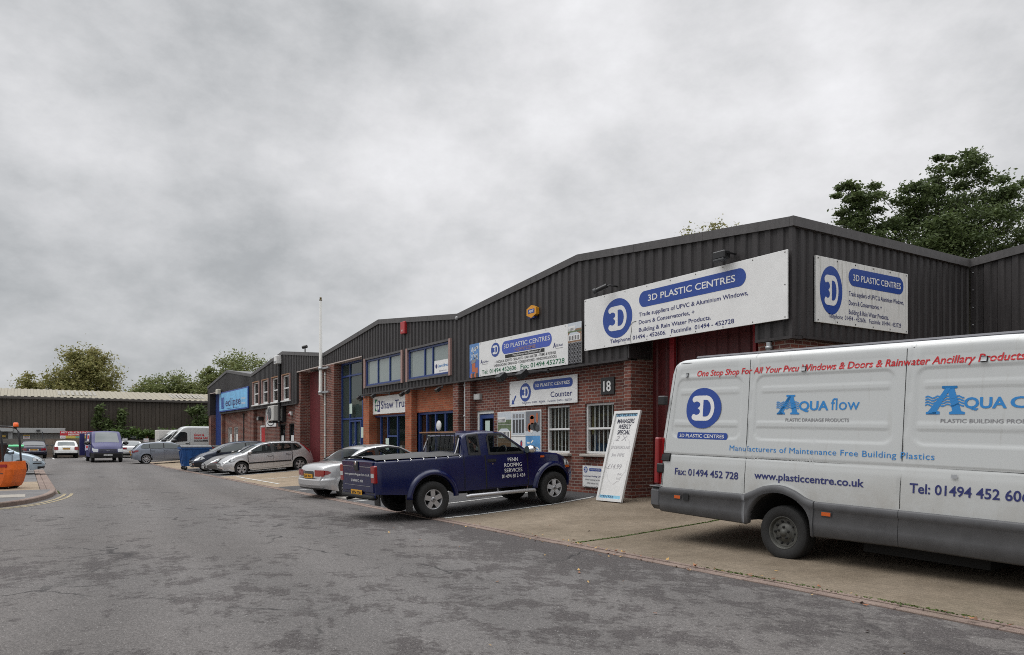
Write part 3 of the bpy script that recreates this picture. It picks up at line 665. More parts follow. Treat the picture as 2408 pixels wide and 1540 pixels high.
# ------------------------------------------------------------------ signs on the row
FACE = lambda y: plane_fn((0, y, 0), (1, 0, 0), (0, 0, 1), (0, -1, 0))
def screws(mb, x0, x1, z0, z1, y, nx, nz, m=None):
    m = m or mat('screw_head', (.10, .09, .08), .5)
    for i in range(nx+1):
        for z in (z0+.04, z1-.04): x = x0+.05+(x1-x0-.1)*i/nx; mb.lathe((x, y, z), (0, -1, 0), [(.014, 0), (.010, .006), (0, .008)], m, 6)
    for j in range(1, nz):
        for x in (x0+.05, x1-.05): z = z0+(z1-z0)*j/nz; mb.lathe((x, y, z), (0, -1, 0), [(.014, 0), (.010, .006), (0, .008)], m, 6)
def stained_white():
    m, t = new_mat('stained_white_sign', .5, .4); o = t.obj(scale=(9, 9, .8))
    zc = t.node('SeparateXYZ', {0: t.obj()}).outputs[2]
    s_ = t.m('MULTIPLY', t.rng(t.noise(o, 1.6, 5, .75), .50, .74), t.rng(zc, 3.75, 4.85, .25, 1)); s2 = t.rng(t.noise(t.obj(scale=(14, 14, 1.5)), 2.3, 4, .7), .58, .72)
    c = t.mix(t.m('MULTIPLY', s_, .75), c4(.66, .66, .64), c4(.16, .145, .09)); c = t.mix(t.m('MULTIPLY', s2, .5), c, c4(.12, .12, .08))
    t.L.new(c, t.b.inputs['Base Color']); return m
STAINED = stained_white()
TXT4 = ("Trade suppliers of UPVC & Aluminium Windows,", "Doors & Conservatories, +", "Building & Rain Water Products.")
# big front sign
Y = CY-.10; F = FACE(Y-.03); s = MB(); x0, x1, z0, z1 = -14.27, -8.57, 3.71, 4.92
s.bbox((x0, Y-.03, z0), (x1, Y, z1), WHITE, .004); screws(s, x0, x1, z0, z1, Y-.03, 8, 2)
s.box((x0+.05, Y, z0+.2), (x1-.05, CY-.03, z0+.26), DKGREY); s.box((x0+.05, Y, z1-.3), (x1-.05, CY-.03, z1-.24), DKGREY)
logo3d(s, F, -13.08, 4.33, .50, .44)
put_poly(s, pill(-12.36, 4.45, -9.47, 4.79), F(.003), NAVY); put_text(s, "3D PLASTIC CENTRES", F(.006), -12.08, 4.56, .135, WHITE, width=2.36, bold=.012)
for i, (tx, w_) in enumerate(zip(TXT4, (2.95, 1.62, 2.05))): put_text(s, tx, F(.003), -12.37, 4.265-.165*i, .088, NAVYT, width=w_, bold=.014)
put_text(s, "Telephone  01494 - 452606.   Facsimile  01494 - 452728", F(.003), -13.33, 3.79, .088, NAVYT, width=3.58, bold=.014)
crk = [(-12.62, 3.715), (-12.64, 3.86), (-12.60, 4.0), (-12.63, 4.12), (-12.56, 4.17), (-12.45, 4.18)]
for a, b_ in zip(crk, crk[1:]): s.tube([F(.002)(*a), F(.002)(*b_)], .006, UNDER, 4)
tag(s.build('shop_sign'), 'largest white panel with blue 3D emblem, fixed across the cladding above the roller door', 'sign')
# stained side sign
F = plane_fn((X1*0-8.58+.055, 0, 0), (0, 1, 0), (0, 0, 1), (1, 0, 0)); s = MB(); y0, y1, z0, z1 = 11.90, 14.82, 3.715, 4.905
s.bbox((-8.56, y0, z0), (-8.525, y1, z1), STAINED, .004)
logo3d(s, F, 12.34, 4.32, .33, .44)
put_poly(s, pill(12.86, 4.47, 14.66, 4.80), F(.003), NAVY); put_text(s, "3D PLASTIC CENTRES", F(.006), 13.0, 4.575, .12, WHITE, width=1.56, bold=.012)
for i, (tx, w_) in enumerate(zip(TXT4, (1.80, 1.05, 1.28))): put_text(s, tx, F(.003), 12.87, 4.28-.17*i, .09, NAVYT, width=w_, bold=.010)
put_text(s, "Telephone  01494 - 452606.   Facsimile  01494 - 452728", F(.003), 12.25, 3.82, .085, NAVYT, width=2.33, bold=.003)
for yy in lin(y0+.06, y1-.06, 5):
    for zz in (z0+.04, z1-.04): s.lathe((-8.525, yy, zz), (1, 0, 0), [(.016, 0), (.012, .006), (0, .008)], UNDER, 6)
tag(s.build('shop_sign'), 'white panel streaked with green stains on the side wall above the van', 'sign')
# long banner
Y = CY-.055; F = FACE(Y-.012); s = MB(); x0, x1, z0, z1 = -19.90, -14.46, 3.46, 4.455
s.box((x0, Y-.012, z0), (x1, Y, z1), WHITE); screws(s, x0+.6, x1-.6, z0, z1, Y-.012, 5, 1)
BL2 = mat('photo_sky', (.10, .22, .45), .5, noise=.5, nscale=2); GRV = mat('photo_green', (.10, .14, .07), .5, noise=.5, nscale=6); PIPEB = mat('photo_dark', (.05, .05, .055), .5); TERRA = mat('terracotta', (.42, .12, .05), .5); PALE = mat('photo_pale', (.50, .54, .58), .5); BRN = mat('photo_brown', (.24, .14, .08), .5)
rr = random.Random(5)
put_poly(s, rect(x0, 3.96, x0+.57, z1), F(.003), BL2); put_poly(s, rect(x0, z0, x0+.57, 3.955), F(.003), mat('photo_blue', (.06, .13, .38), .5))
for i in range(17):
    cx, cz = rr.uniform(x0+.08, x0+.49), rr.uniform(4.02, 4.38); w, h, a = rr.uniform(.03, .07), rr.uniform(.015, .04), rr.uniform(0, 3)
    put_poly(s, [(cx+p*w*cos(a)-q*h*sin(a), cz+p*w*sin(a)+q*h*cos(a)) for p, q in ((-1, -1), (1, -1), (1, 1), (-1, 1))], F(.006), PALE)
def gully(fx, sx, cx, cz, k):                       # drainage gully picture: square top, pipe, branches
    put_poly(s, rect(cx-.10*k, cz+.02*k, cx+.10*k, cz+.28*k), sx(.006), TERRA); put_poly(s, [(cx-.15*k, cz+.26*k), (cx+.11*k, cz+.30*k), (cx+.15*k, cz+.40*k), (cx-.11*k, cz+.38*k)], sx(.008), GREYT)
    put_poly(s, rect(cx+.08*k, cz-.05*k, cx+.24*k, cz+.14*k), sx(.007), TERRA)
    for i in range(4): put_poly(s, ell(cx+(-.12+.11*i)*k, cz-.08*k, .07*k, .07*k, 12), sx(.008+.0005*i), PIPEB if i % 2 else TERRA)
gully(F, F, x0+.25, 3.60, 1)
xr = -15.0
put_poly(s, rect(xr, 3.98, x1, z1), F(.003), BRN); put_poly(s, rect(xr, 4.30, x1, z1), F(.004), PALE); put_poly(s, rect(xr, z0, x1, 3.97), F(.003), PIPEB)
put_poly(s, rect(xr+.02, 4.26, xr+.3, 4.38), F(.006), WHITE); put_poly(s, rect(xr+.02, 4.02, xr+.5, 4.16), F(.006), WHITE); put_poly(s, [(xr+.02, 4.16), (xr+.5, 4.16), (xr+.36, 4.22), (xr+.1, 4.22)], F(.006), PALE); put_poly(s, rect(xr, 4.22, x1, 4.26), F(.0055), GRV)
for i in range(7): put_poly(s, rect(xr+.05+.062*i, 4.035, xr+.08+.062*i, 4.14), F(.008), PIPEB)
for i in range(5): put_poly(s, rect(xr+.04+.05*i, 4.27, xr+.06+.05*i, 4.33), F(.008), PIPEB)
for i in range(5):
    for j in range(5):
        cx, cz = xr+.07+.105*i, z0+.06+.10*j; put_poly(s, ell(cx, cz, .045, .045, 12), F(.006), GREYT); put_poly(s, ell(cx, cz, .03, .03, 10), F(.008), UNDER)
logo3d(s, F, -18.42, 4.16, .235, .20)
VBLU = mat('violet_blue', (.05, .09, .40), .45)
put_poly(s, pill(-18.07, 3.99, -15.68, 4.345), F(.003), VBLU); put_text(s, "3D PLASTIC CENTRES", F(.006), -17.96, 4.145, .125, WHITE, width=2.2)
put_text(s, "HIGHWYCOMBE", F(.006), -17.4, 4.015, .095, PINK, width=1.0, bold=.01)
put_poly(s, rect(-17.9, 3.87, -16.0, 3.965), F(.003), BLACK); put_text(s, "Manufacturers and Distributors of:", F(.006), -17.5, 3.895, .055, WHITE, width=1.35, bold=.01)
put_text(s, "- FASCIAS & SOFFITS - SEALANTS - RAIN-WATER - TRIMS & FIXINGS", F(.003), -18.45, 3.775, .072, BLACK, width=2.95, bold=.012)
put_text(s, "UNDERGROUND DRAINAGE - CONSERVATORIES - WINDOWS & DOORS", F(.003), -18.5, 3.675, .072, BLACK, width=3.03, bold=.012)
put_text(s, "Tel: 01494 452606", F(.003), -19.18, 3.515, .125, GREEN, width=1.85, bold=.012); put_text(s, "Fax: 01494 452728", F(.003), -17.12, 3.515, .125, GREEN, width=1.98, bold=.012)
for cx, nm in ((-19.25, "flow"), (-15.62, "cel")):
    zz = 3.83 if nm == "flow" else 3.93
    put_text(s, "A", F(.003), cx, zz, .12, NAVYT, bold=.03); put_text(s, "QUA"+nm, F(.003), cx+.13, zz+.015, .06, NAVYT, bold=.01)
    put_poly(s, rect(cx+.1, zz-.035, cx+.42, zz-.025), F(.003), GREYT)
tag(s.build('banner'), 'long vinyl banner with green phone numbers and strips of photos at both ends', 'banner')
# counter sign
Y = WY-.03; F = FACE(Y-.02); s = MB(); x0, x1, z0, z1 = -18.06, -14.95, 2.53, 3.235
s.bbox((x0, Y-.02, z0), (x1, Y, z1), WHITE, .003); screws(s, x0, x1, z0, z1, Y-.02, 4, 2)
logo3d(s, F, -17.26, 2.90, .27, .25); put_poly(s, pill(-16.88, 2.94, -15.13, 3.17), F(.003), NAVY); put_text(s, "3D PLASTIC CENTRES", F(.006), -16.78, 3.015, .085, WHITE, width=1.53, bold=.014)
put_text(s, "Counter", F(.003), -16.08, 2.715, .145, NAVYT, width=.93, bold=.012)
put_text(s, "Telephone  01494 - 452606.   Facsimile  01494 - 452728", F(.003), -17.42, 2.595, .05, NAVYT, width=2.24)
A = [(0, 0), (.165, 0), (.12, .05), (.26, .215), (.20, .245), (.085, .09), (.04, .13)]
put_poly(s, [(-17.95+a*.93, 2.60+b_) for a, b_ in A], F(.003), NAVY)
tag(s.build('shop_sign'), 'white Counter sign with a small blue arrow on the brick above the posters', 'sign')
# unit numbers
s = MB(); s.bbox((-14.05, WY-.04, 2.67), (-13.57, WY-.01, 3.07), BLACK, .004); put_text(s, "18", FACE(WY-.043)(0), -13.82, 2.75, .245, WHITE, bold=.02, align='C'); tag(s.build('number_plate'), 'black square plate with white number 18 on the brick', 'number plate')
s = MB(); put_text(s, "16", FACE(WY-.004)(0), -43.85, 2.88, .30, WHITE, bold=.02); s.box((-43.9, WY-.003, 2.85), (-43.2, WY-.0005, 3.22), UNDER); tag(s.build('number_plate'), 'white number 16 beside the round emblem sign', 'number plate')
s = MB(); put_text(s, "1", FACE(WY-.004)(0), -47.75, 2.86, .36, WHITE, bold=.03); s.box((-47.8, WY-.003, 2.8), (-47.5, WY-.0005, 3.25), UNDER); tag(s.build('number_plate'), 'single white digit on the brick below the light blue sign', 'number plate')
# product posters
F = FACE(WY-.035); s = MB(); x0, x1, z0, z1 = -18.73, -16.54, .95, 2.41
s.box((x0, WY-.035, z0), (x1, WY-.01, z1), WHITE); w3 = (x1-x0)/3; zm = 1.72
put_poly(s, rect(x0+.02, 2.05, x0+w3, z1-.02), F(.003), GRV); put_poly(s, rect(x0+.02, 2.18, x0+w3, z1-.02), F(.0035), PALE); put_poly(s, rect(x0+.02, 1.55, x0+w3, 2.04), F(.003), BRN); put_poly(s, rect(x0+.02, 1.86, x0+w3, 2.04), F(.004), GRV)
put_poly(s, rect(x0+.05, 2.11, x0+.45, 2.25), F(.006), WHITE); put_poly(s, rect(x0+.06, 1.66, x0+w3-.05, 1.85), F(.006), WHITE); put_poly(s, [(x0+.06, 1.85), (x0+w3-.05, 1.85), (x0+w3-.2, 1.93), (x0+.2, 1.93)], F(.006), PALE)
for i in range(8): put_poly(s, rect(x0+.09+.07*i, 1.69, x0+.13+.07*i, 1.83), F(.008), PIPEB)
for i in range(6): put_poly(s, rect(x0+.07+.062*i, 2.125, x0+.10+.062*i, 2.21), F(.008), PIPEB)
put_poly(s, rect(x0+.02, z0+.02, x0+w3, 1.54), F(.003), TIMBER)
for i in range(5): put_poly(s, rect(x0+.15+.1*i, 1.0, x0+.2+.1*i, 1.45-.04*abs(i-2)), F(.006), PALE)
put_poly(s, rect(x0+w3+.03, zm+.03, x0+2*w3-.03, z1-.04), F(.003), PALE)
for i in range(4): put_poly(s, rect(x0+w3+.09+.152*i, zm+.08, x0+w3+.20+.152*i, z1-.24), F(.006), PIPEB); put_poly(s, rect(x0+w3+.09+.152*i, z1-.2, x0+w3+.20+.152*i, z1-.09), F(.006), GREYT)
put_poly(s, rect(x0+w3+.01, 1.695, x0+2*w3, 1.71), F(.003), GREYT); put_poly(s, ell(x0+w3+.52, 1.50, .055, .10, 16), F(.003), NAVYT); put_poly(s, ell(x0+w3+.52, 1.50, .03, .06, 12), F(.005), REDT); put_poly(s, rect(x0+w3+.45, 1.36, x0+w3+.6, 1.375), F(.003), REDT)
put_poly(s, rect(x0+2*w3, zm, x1-.02, z1-.03), F(.003), mat('photo_grey', (.16, .17, .19), .5)); put_poly(s, rect(x0+2*w3, zm, x1-.02, zm+.12), F(.0035), PALE); put_poly(s, rect(x0+2*w3, z0+.02, x1-.02, zm-.005), F(.003), mat('photo_azure', (.09, .28, .55), .5, noise=.4, nscale=1.5)); put_poly(s, rect(x0+2*w3, z0+.02, x1-.02, zm-.38), F(.0035), PALE)
for cx, cz, a, b_, m_ in ((.32, .50, .11, .06, TERRA), (.32, .42, .11, .12, TERRA), (.56, .48, .05, .14, TERRA), (.2, .22, .10, .12, TERRA), (.2, .22, .06, .08, PALE), (.33, .25, .10, .10, PIPEB), (.47, .25, .09, .11, UNDER), (.57, .2, .09, .1, PIPEB), (.3, .12, .06, .05, WHITE)): put_poly(s, ell(x0+2*w3+cx, zm+cz, a, b_, 16), F(.005+.0004*int(cx*20)), m_)
for i in range(14):
    cx, cz = x0+2*w3+.12+.17*(i % 4)+rr.uniform(-.03, .03), 1.06+.16*(i//4)+rr.uniform(-.03, .03); a = rr.uniform(-.6, .6)
    put_poly(s, [(cx+p*.065*cos(a)-q*.022*sin(a), cz+p*.065*sin(a)+q*.022*cos(a)) for p, q in ((-1, -1), (1, -1), (1, 1), (-1, 1))], F(.006), WHITE)
tag(s.build('poster_board'), 'board of six product photos on the brick behind the pickup', 'poster')
# customer parking notice
F = FACE(WY-.03); s = MB(); x0, x1, z0, z1 = -14.76, -14.0, .47, .985; s.box((x0, WY-.03, z0), (x1, WY-.01, z1), WHITE)
logo3d(s, F, x0+.12, z1-.10, .075, .075, .002); put_poly(s, pill(x0+.25, z1-.13, x1-.04, z1-.06), F(.003), NAVY); put_text(s, "3D PLASTIC CENTRES", F(.005), x0+.28, z1-.108, .028, WHITE, width=.40)
for i, (tx, w_) in enumerate((("Customer Parking Only", .70), ("Wheel Clamping Service", .58), ("£100 Release Fee", .42), ("Chiltern Clamping Service", .66))): put_text(s, tx, F(.003), (x0+x1)/2, z1-.27-.085*i, .040, GREYT if i else NAVYT, width=w_, align='C', bold=.01)
tag(s.build('notice_sign'), 'small white customer parking notice low on the brick', 'sign')
# leaning special-offer board
bt = thing('offer_board', 'tall white framed board with handwritten offer, leaning on the brick pier', 'sign board', (0, 0, 0))
BB = Vector((-12.84, 10.75, .262)); ex = Vector((1, .03, .0)).normalized(); ey = Vector((.10, .19, 1)).normalized(); ey = (ey - ex*ey.dot(ex)*0).normalized(); nr = ex.cross(ey).normalized()
ey2 = ey
Fb = lambda off: (lambda u, v: BB + ex*u + ey2*v + nr*off)
w_, h_ = .41, 2.02
f = MB()
for p in (rect(-w_, 0, w_, .06), rect(-w_, h_-.06, w_, h_), rect(-w_, .06, -w_+.06, h_-.06), rect(w_-.06, .06, w_, h_-.06)): f.prism([Fb(0)(*q) for q in p], (0, 0, 0), nr*.05, WHITEP)
f.build('frame', bt)
f = MB(); f.prism([Fb(0)(*q) for q in rect(-w_+.03, .03, w_-.03, h_-.03)], nr*-.01, nr*.02, WHITE); G = Fb(.024)
put_poly(f, rect(-w_+.07, h_-.125, w_-.07, h_-.066), Fb(.022), mat('pale_blue', (.25, .52, .68), .5)); put_text(f, "3D PLASTIC", Fb(.0245), 0, h_-.122, .055, NAVYT, width=.64, align='C', bold=.012)
for i, (tx, ww) in enumerate((("MANAGERS", .54), ("WEEKLY", .40), ("SPECIAL", .40))): put_text(f, tx, G, 0.0, h_-.275-.125*i, .10, mat('ink', (.012, .013, .04), .5), width=ww, align='C', bold=.018, shear=.12)
put_poly(f, rect(-w_+.07, .068, w_-.07, .135), Fb(.022), mat('pale_blue', (.25, .52, .68), .5)); put_text(f, "CENTRE", Fb(.0245), -.1, .078, .05, NAVYT, width=.42, align='C', bold=.012)
PEN = mat('pen_grey', (.36, .35, .37), .6)
for tx, xx, zz, hh, ww in (("2 X", -.02, 1.35, .12, .36), ("UNDERGROUND", 0, 1.17, .075, .60), ("3m PIPE", -.03, 1.0, .075, .42), ("£14.99", -.06, .72, .12, .44), ("INC", .16, .59, .05, .14), ("VAT", .14, .49, .05, .13)): put_text(f, tx, G, xx, zz, hh, PEN, width=ww, align='C', shear=.18, bold=-.012)
for i in range(40):
    a, a2 = 2*pi*i/40, 2*pi*(i+1)/40; k = lambda q: G(.33*cos(q)*(1+.06*sin(9*q)), .95+.55*sin(q)*(1+.05*sin(11*q)))
    f.tube([k(a), k(a2)], .0018, mat('pen_faint', (.54, .52, .54), .6), 3, False)
f.build('panel', bt)
# shop names further down the row
F = FACE(WY-.04); s = MB(); x0, x1, z0, z1 = -28.06, -24.85, 2.60, 3.28; s.bbox((x0, WY-.04, z0), (x1, WY-.012, z1), WHITE, .004)
GRL = mat('logo_green', (.01, .16, .08), .5)
put_poly(s, rect(-27.85, 2.72, -27.6, 3.18), F(.002), GRL); put_poly(s, rect(-27.6, 2.68, -27.35, 3.12), F(.002), NAVYT); put_poly(s, ell(-27.6, 2.93, .19, .19, 20), F(.004), WHITE); put_poly(s, rect(-27.80, 2.91, -27.40, 2.95), F(.006), NAVYT); put_poly(s, rect(-27.62, 2.75, -27.58, 3.1), F(.006), GRL)
put_text(s, "Shaw Trust", F(.003), -27.25, 2.80, .30, NAVYT, width=2.55, bold=.015)
tag(s.build('shop_sign'), 'white Shaw Trust sign partly hidden by an orange brick pier', 'sign')
Y = CY-.05; s = MB(); x0, x1, z0, z1 = -54.55, -46.6, 3.50, 4.81; SKYS = mat('sign_blue', (.16, .42, .68), .5, noise=.25, nscale=.8)
s.bbox((x0, Y-.06, z0), (x1, Y, z1), NAVY, .01); F = FACE(Y-.062); put_poly(s, rect(x0+.12, z0+.08, x1-.12, z1-.08), F(.002), SKYS)
put_poly(s, rect(-53.85, 3.7, -52.95, 4.45), F(.004), NAVY); put_poly(s, ell(-53.4, 4.08, .33, .30, 24), F(.006), SKYS); put_poly(s, ell(-53.44, 4.08, .31, .28, 24), F(.008), NAVY)
put_text(s, "eclipse", F(.004), -52.6, 3.83, .52, NAVYT, width=4.2, bold=.02); put_text(s, "windows doors conservatories", F(.004), -52.3, 3.63, .09, NAVYT, width=3.4)
for i in range(2): put_text(s, "01494 452600", F(.004), -48.2, 4.1-.3*i, .12, WHITE, width=1.0, bold=.02)
tag(s.build('shop_sign'), 'light blue sign with dark script wordmark on the farthest unit', 'sign')
s = MB(); x0, x1, z0, z1 = -43.75, -41.65, 2.34, 3.33; s.bbox((x0, WY-.05, z0), (x1, WY-.01, z1), WHITE, .005); F = FACE(WY-.052)
put_poly(s, ell(-42.7, 2.83, .93, .46, 40), F(.002), BLACK); put_poly(s, ell(-42.7, 2.83, .84, .41, 40), F(.004), WHITE); put_text(s, "Dwyer", F(.007), -42.72, 2.72, .29, REDT, width=1.45, align='C', bold=.03, shear=.3)
tag(s.build('shop_sign'), 'white square sign with a black ring and red script behind the air conditioner', 'sign')
s = MB(); s.box((-22.35, CY-.065+.06, 3.75), (-21.35, CY+.012-.02, 4.18), WHITE); F = FACE(CY-.008); put_poly(s, ell(-22.2, 4.0, .07, .07, 14), F(.004), NAVYT); put_text(s, "Learndirect", F(.004), -22.08, 3.96, .10, AQUA, width=.72, bold=.01); put_text(s, "Employment and skills", F(.004), -22.0, 3.82, .035, NAVYT, width=.5)
tag(s.build('window_sign'), 'white card with blue lettering inside the upper window', 'sign')
# alarm boxes, lamps and other wall fittings
s = MB(); hx = [(-16.51+.255*cos(pi/6+pi/3*i)*1.0, 4.965+.165*sin(pi/6+pi/3*i)) for i in range(6)]; OY = mat('alarm_yellow', (.62, .27, .015), .4)
s.prism([(x, CY-.035, z) for x, z in hx], (0, 0, 0), (0, -.10, 0), OY); s.box((-16.64, CY-.13, 4.79), (-16.38, CY-.04, 4.83), NAVYT); F = FACE(CY-.136); put_poly(s, rect(-16.66, 4.92, -16.36, 5.03), F(.002), NAVY); put_text(s, "ADT", F(.004), -16.51, 4.945, .06, WHITE, align='C', width=.22, bold=.03)
tag(s.build('alarm_box'), 'six sided yellow alarm box on the ribbed cladding', 'alarm')
s = MB(); s.bbox((-24.75, CY-.14, 5.33), (-24.4, CY-.03, 5.76), RED, .02); put_text(s, "BELL", FACE(CY-.143)(0), -24.58, 5.42, .06, WHITE, align='C'); tag(s.build('alarm_box'), 'bright red alarm box high on the ribbed cladding', 'alarm')
s = MB(); s.bbox((-20.02, WY-.10, 2.81), (-19.66, WY-.005, 2.99), mat('grey_box', (.38, .38, .37), .5), .01); s.box((-19.98, WY-.104, 2.84), (-19.70, WY-.1, 2.96), mat('grey_box_lid', (.45, .45, .44), .5)); tag(s.build('junction_box'), 'small pale grey box on the brick above the blue door', 'box')
s = MB(); s.bbox((-40.35, CY-.3, 5.58), (-39.85, CY-.03, 6.0), WHITEP, .02); s.box((-40.3, CY-.304, 5.63), (-39.9, CY-.3, 5.72), GREYT); tag(s.build('alarm_box'), 'white box just below the ridge above the sash windows', 'alarm')
s = MB(); s.bbox((-54.6, CY-.34, 4.72), (-54.0, CY-.1, 5.05), mat('cream_lamp', (.5, .48, .4), .4), .03); s.box((-54.4, CY-.1, 4.8), (-54.2, CY, 4.95), DKGREY); tag(s.build('floodlight'), 'cream floodlight over the corner of the light blue sign', 'lamp')
ac = thing('air_conditioner', 'boxy white air conditioner hung on the brick over the round sign', 'air conditioner', (0, 0, 0))
s = MB(); s.bbox((-41.35, 10.95, 2.62), (-40.2, 11.42, 3.42), mat('ac_cream', (.48, .47, .44), .5), .02); s.build('case', ac)
s = MB(); s.lathe((-40.95, 10.95, 3.02), (0, -1, 0), [(.34, 0), (.34, .015), (.30, .015), (.0, .004)], DKGREY, 20)
for r_ in (.1, .18, .26): s.lathe((-40.95, 10.93, 3.02), (0, -1, 0), [(r_, 0), (r_+.012, .006), (r_+.024, 0)], GREYT, 20)
s.build('fan_grille', ac)
for x in (-41.2, -40.45): s = MB(); s.box((x, 10.95, 2.52), (x+.06, 11.5, 2.61), BLACK); s.build('bracket', ac)
s = MB(); s.box((-40.1, 11.35, 2.55), (-39.9, 11.5, 3.4), BLACK); s.build('pipe_cover', ac)
def spot(x, z, y0, reach, label, head=.075, drop=.08, group=None):
    o = thing('spotlight', label, 'lamp', (0, 0, 0), group=group); s = MB(); s.tube([(x, y0, z), (x-.03, y0-reach, z-.02)], .016, DKGREY, 6); s.box((x-.04, y0, z-.05), (x+.04, y0+.02, z+.05), BLACK); s.build('arm', o)
    h = MB(); c = Vector((x-.03, y0-reach, z-.02-drop)); h.tube([c+Vector((0, 0, drop)), c], .015, BLACK, 6); d = Vector((0, .62, -.78)); e = Vector((1, 0, 0)); q = d.cross(e); h.obox(c+d*.02, e*head*1.2, q*head, d*head*.7, BLACK); h.obox(c+d*(.02+head*.74), e*head*1.0, q*head*.8, d*.004, LAMP); h.build('lamp_head', o); return o
spot(-16.85, 3.36, CY-.06, .78, 'black spotlight on a long arm below the left half of the banner', .11)
spot(-15.85, 3.36, CY-.06, .78, 'black spotlight on a long arm in front of the Counter sign', .11)
for x, lb in ((-27.3, 'black spotlight in front of the green and blue emblem'), (-25.9, 'black spotlight over the middle of the Shaw Trust sign'), (-24.45, 'black lamp at the top of the middle orange brick pier'), (-23.0, 'black spotlight on a long arm over the door with a round vent'), (-21.7, 'black lamp close under the cladding beside the red brick pier'), (-28.3, 'black lamp at the top of the orange pier beside the glazed entrance')):
    spot(x, 3.30, CY-.06, .15 if 'lamp' in lb.split()[1] else .62, lb, .075, .06)
def flood(x, z, label, k=1.):
    o = thing('floodlight', label, 'lamp', (0, 0, 0)); s = MB(); s.bbox((x-.15*k, CY-.34, z-.06*k), (x+.15*k, CY-.16, z+.09*k), BLACK, .02); s.bbox((x-.13*k, CY-.35, z-.10*k), (x+.13*k, CY-.22, z-.055*k), DKGREY, .01); s.build('lamp_body', o)
    for q in (-.163, .163): s = MB(); s.box((x+q*k-.008, CY-.28, z+.02), (x+q*k+.008, CY-.03, z+.05), BLACK); s.build('bracket', o)
flood(-9.95, 5.06, 'boxy black floodlight above the right half of the largest panel')
o = thing('security_camera', 'black camera on a bracket above the left half of the largest panel', 'camera', (0, 0, 0)); s = MB(); s.tube([(-13.2, CY-.03, 5.07), (-13.2, CY-.25, 5.07), (-13.35, CY-.3, 5.05)], .02, BLACK, 6); s.build('bracket', o); s = MB(); s.tube([(-13.25, CY-.28, 5.07), (-13.5, CY-.42, 4.97)], .055, BLACK, 10); s.tube([(-13.48, CY-.41, 4.98), (-13.53, CY-.44, 4.96)], .065, DKGREY, 10); s.build('lens_tube', o)
o = thing('security_camera', 'small camera standing on the roof edge above the maroon door', 'camera', (0, 0, 0)); s = MB(); s.tube([(-36.0, CY, 5.75), (-36.0, CY, 6.05)], .03, BLACK, 6); s.build('bracket', o); s = MB(); s.tube([(-36.08, CY-.1, 6.03), (-35.9, CY+.06, 6.08)], .075, BLACK, 10); s.build('lens_tube', o)
s = MB(); s.lathe((-35.3, 11.55, 4.915), (0, 0, -1), [(.0, .07), (.2, .06), (.24, .0)], DKGREY, 16); tag(s.build('bulkhead_lamp'), 'round dark lamp under the soffit over the maroon door', 'lamp')
s = MB(); s.bbox((-44.75, WY-.3, 2.72), (-44.35, WY-.02, 2.95), BLACK, .02); s.box((-44.7, WY-.31, 2.74), (-44.4, WY-.3, 2.9), LAMP); tag(s.build('wall_lamp'), 'black wall lamp over the white door frame with red door', 'lamp')
s = MB(); s.bbox((-39.0, WY-.12, 2.86), (-38.7, WY-.01, 3.06), WHITEP, .02); s.lathe((-38.85, WY-.12, 2.9), (0, -1, 0), [(.08, 0), (.06, .08), (0, .09)], REDL, 12); tag(s.build('alarm_sounder'), 'small white sounder with a red lamp on brick beside the cladding step', 'alarm')
fp = thing('flagpole', 'slim white flagpole clamped to the brick pier, gold finial on top', 'flagpole', (-33.13, 11.10, 0))
s = MB(); s.tube([(0, 0, 3.62), (0, 0, 6), (0, 0, 7.8)], [.085, .07, .05], mat('pole_white', (.80, .80, .77), .4), 12); s.build('pole', fp)
s = MB(); s.lathe((0, 0, 7.8), (0, 0, 1), [(.05, 0), (.07, .02), (.07, .05), (.03, .07), (.05, .1), (.045, .15), (0, .17)], mat('finial', (.10, .075, .03), .4, .5), 10); s.build('finial', fp)
for z in (4.78, 3.72): s = MB(); s.lathe((0, 0, z), (0, 0, 1), [(.088, -.06), (.11, -.06), (.11, .06), (.088, .06)], STEEL, 12); s.box((0, .02, z-.04), (.9, .1, z+.04), STEEL); s.build('clamp', fp)

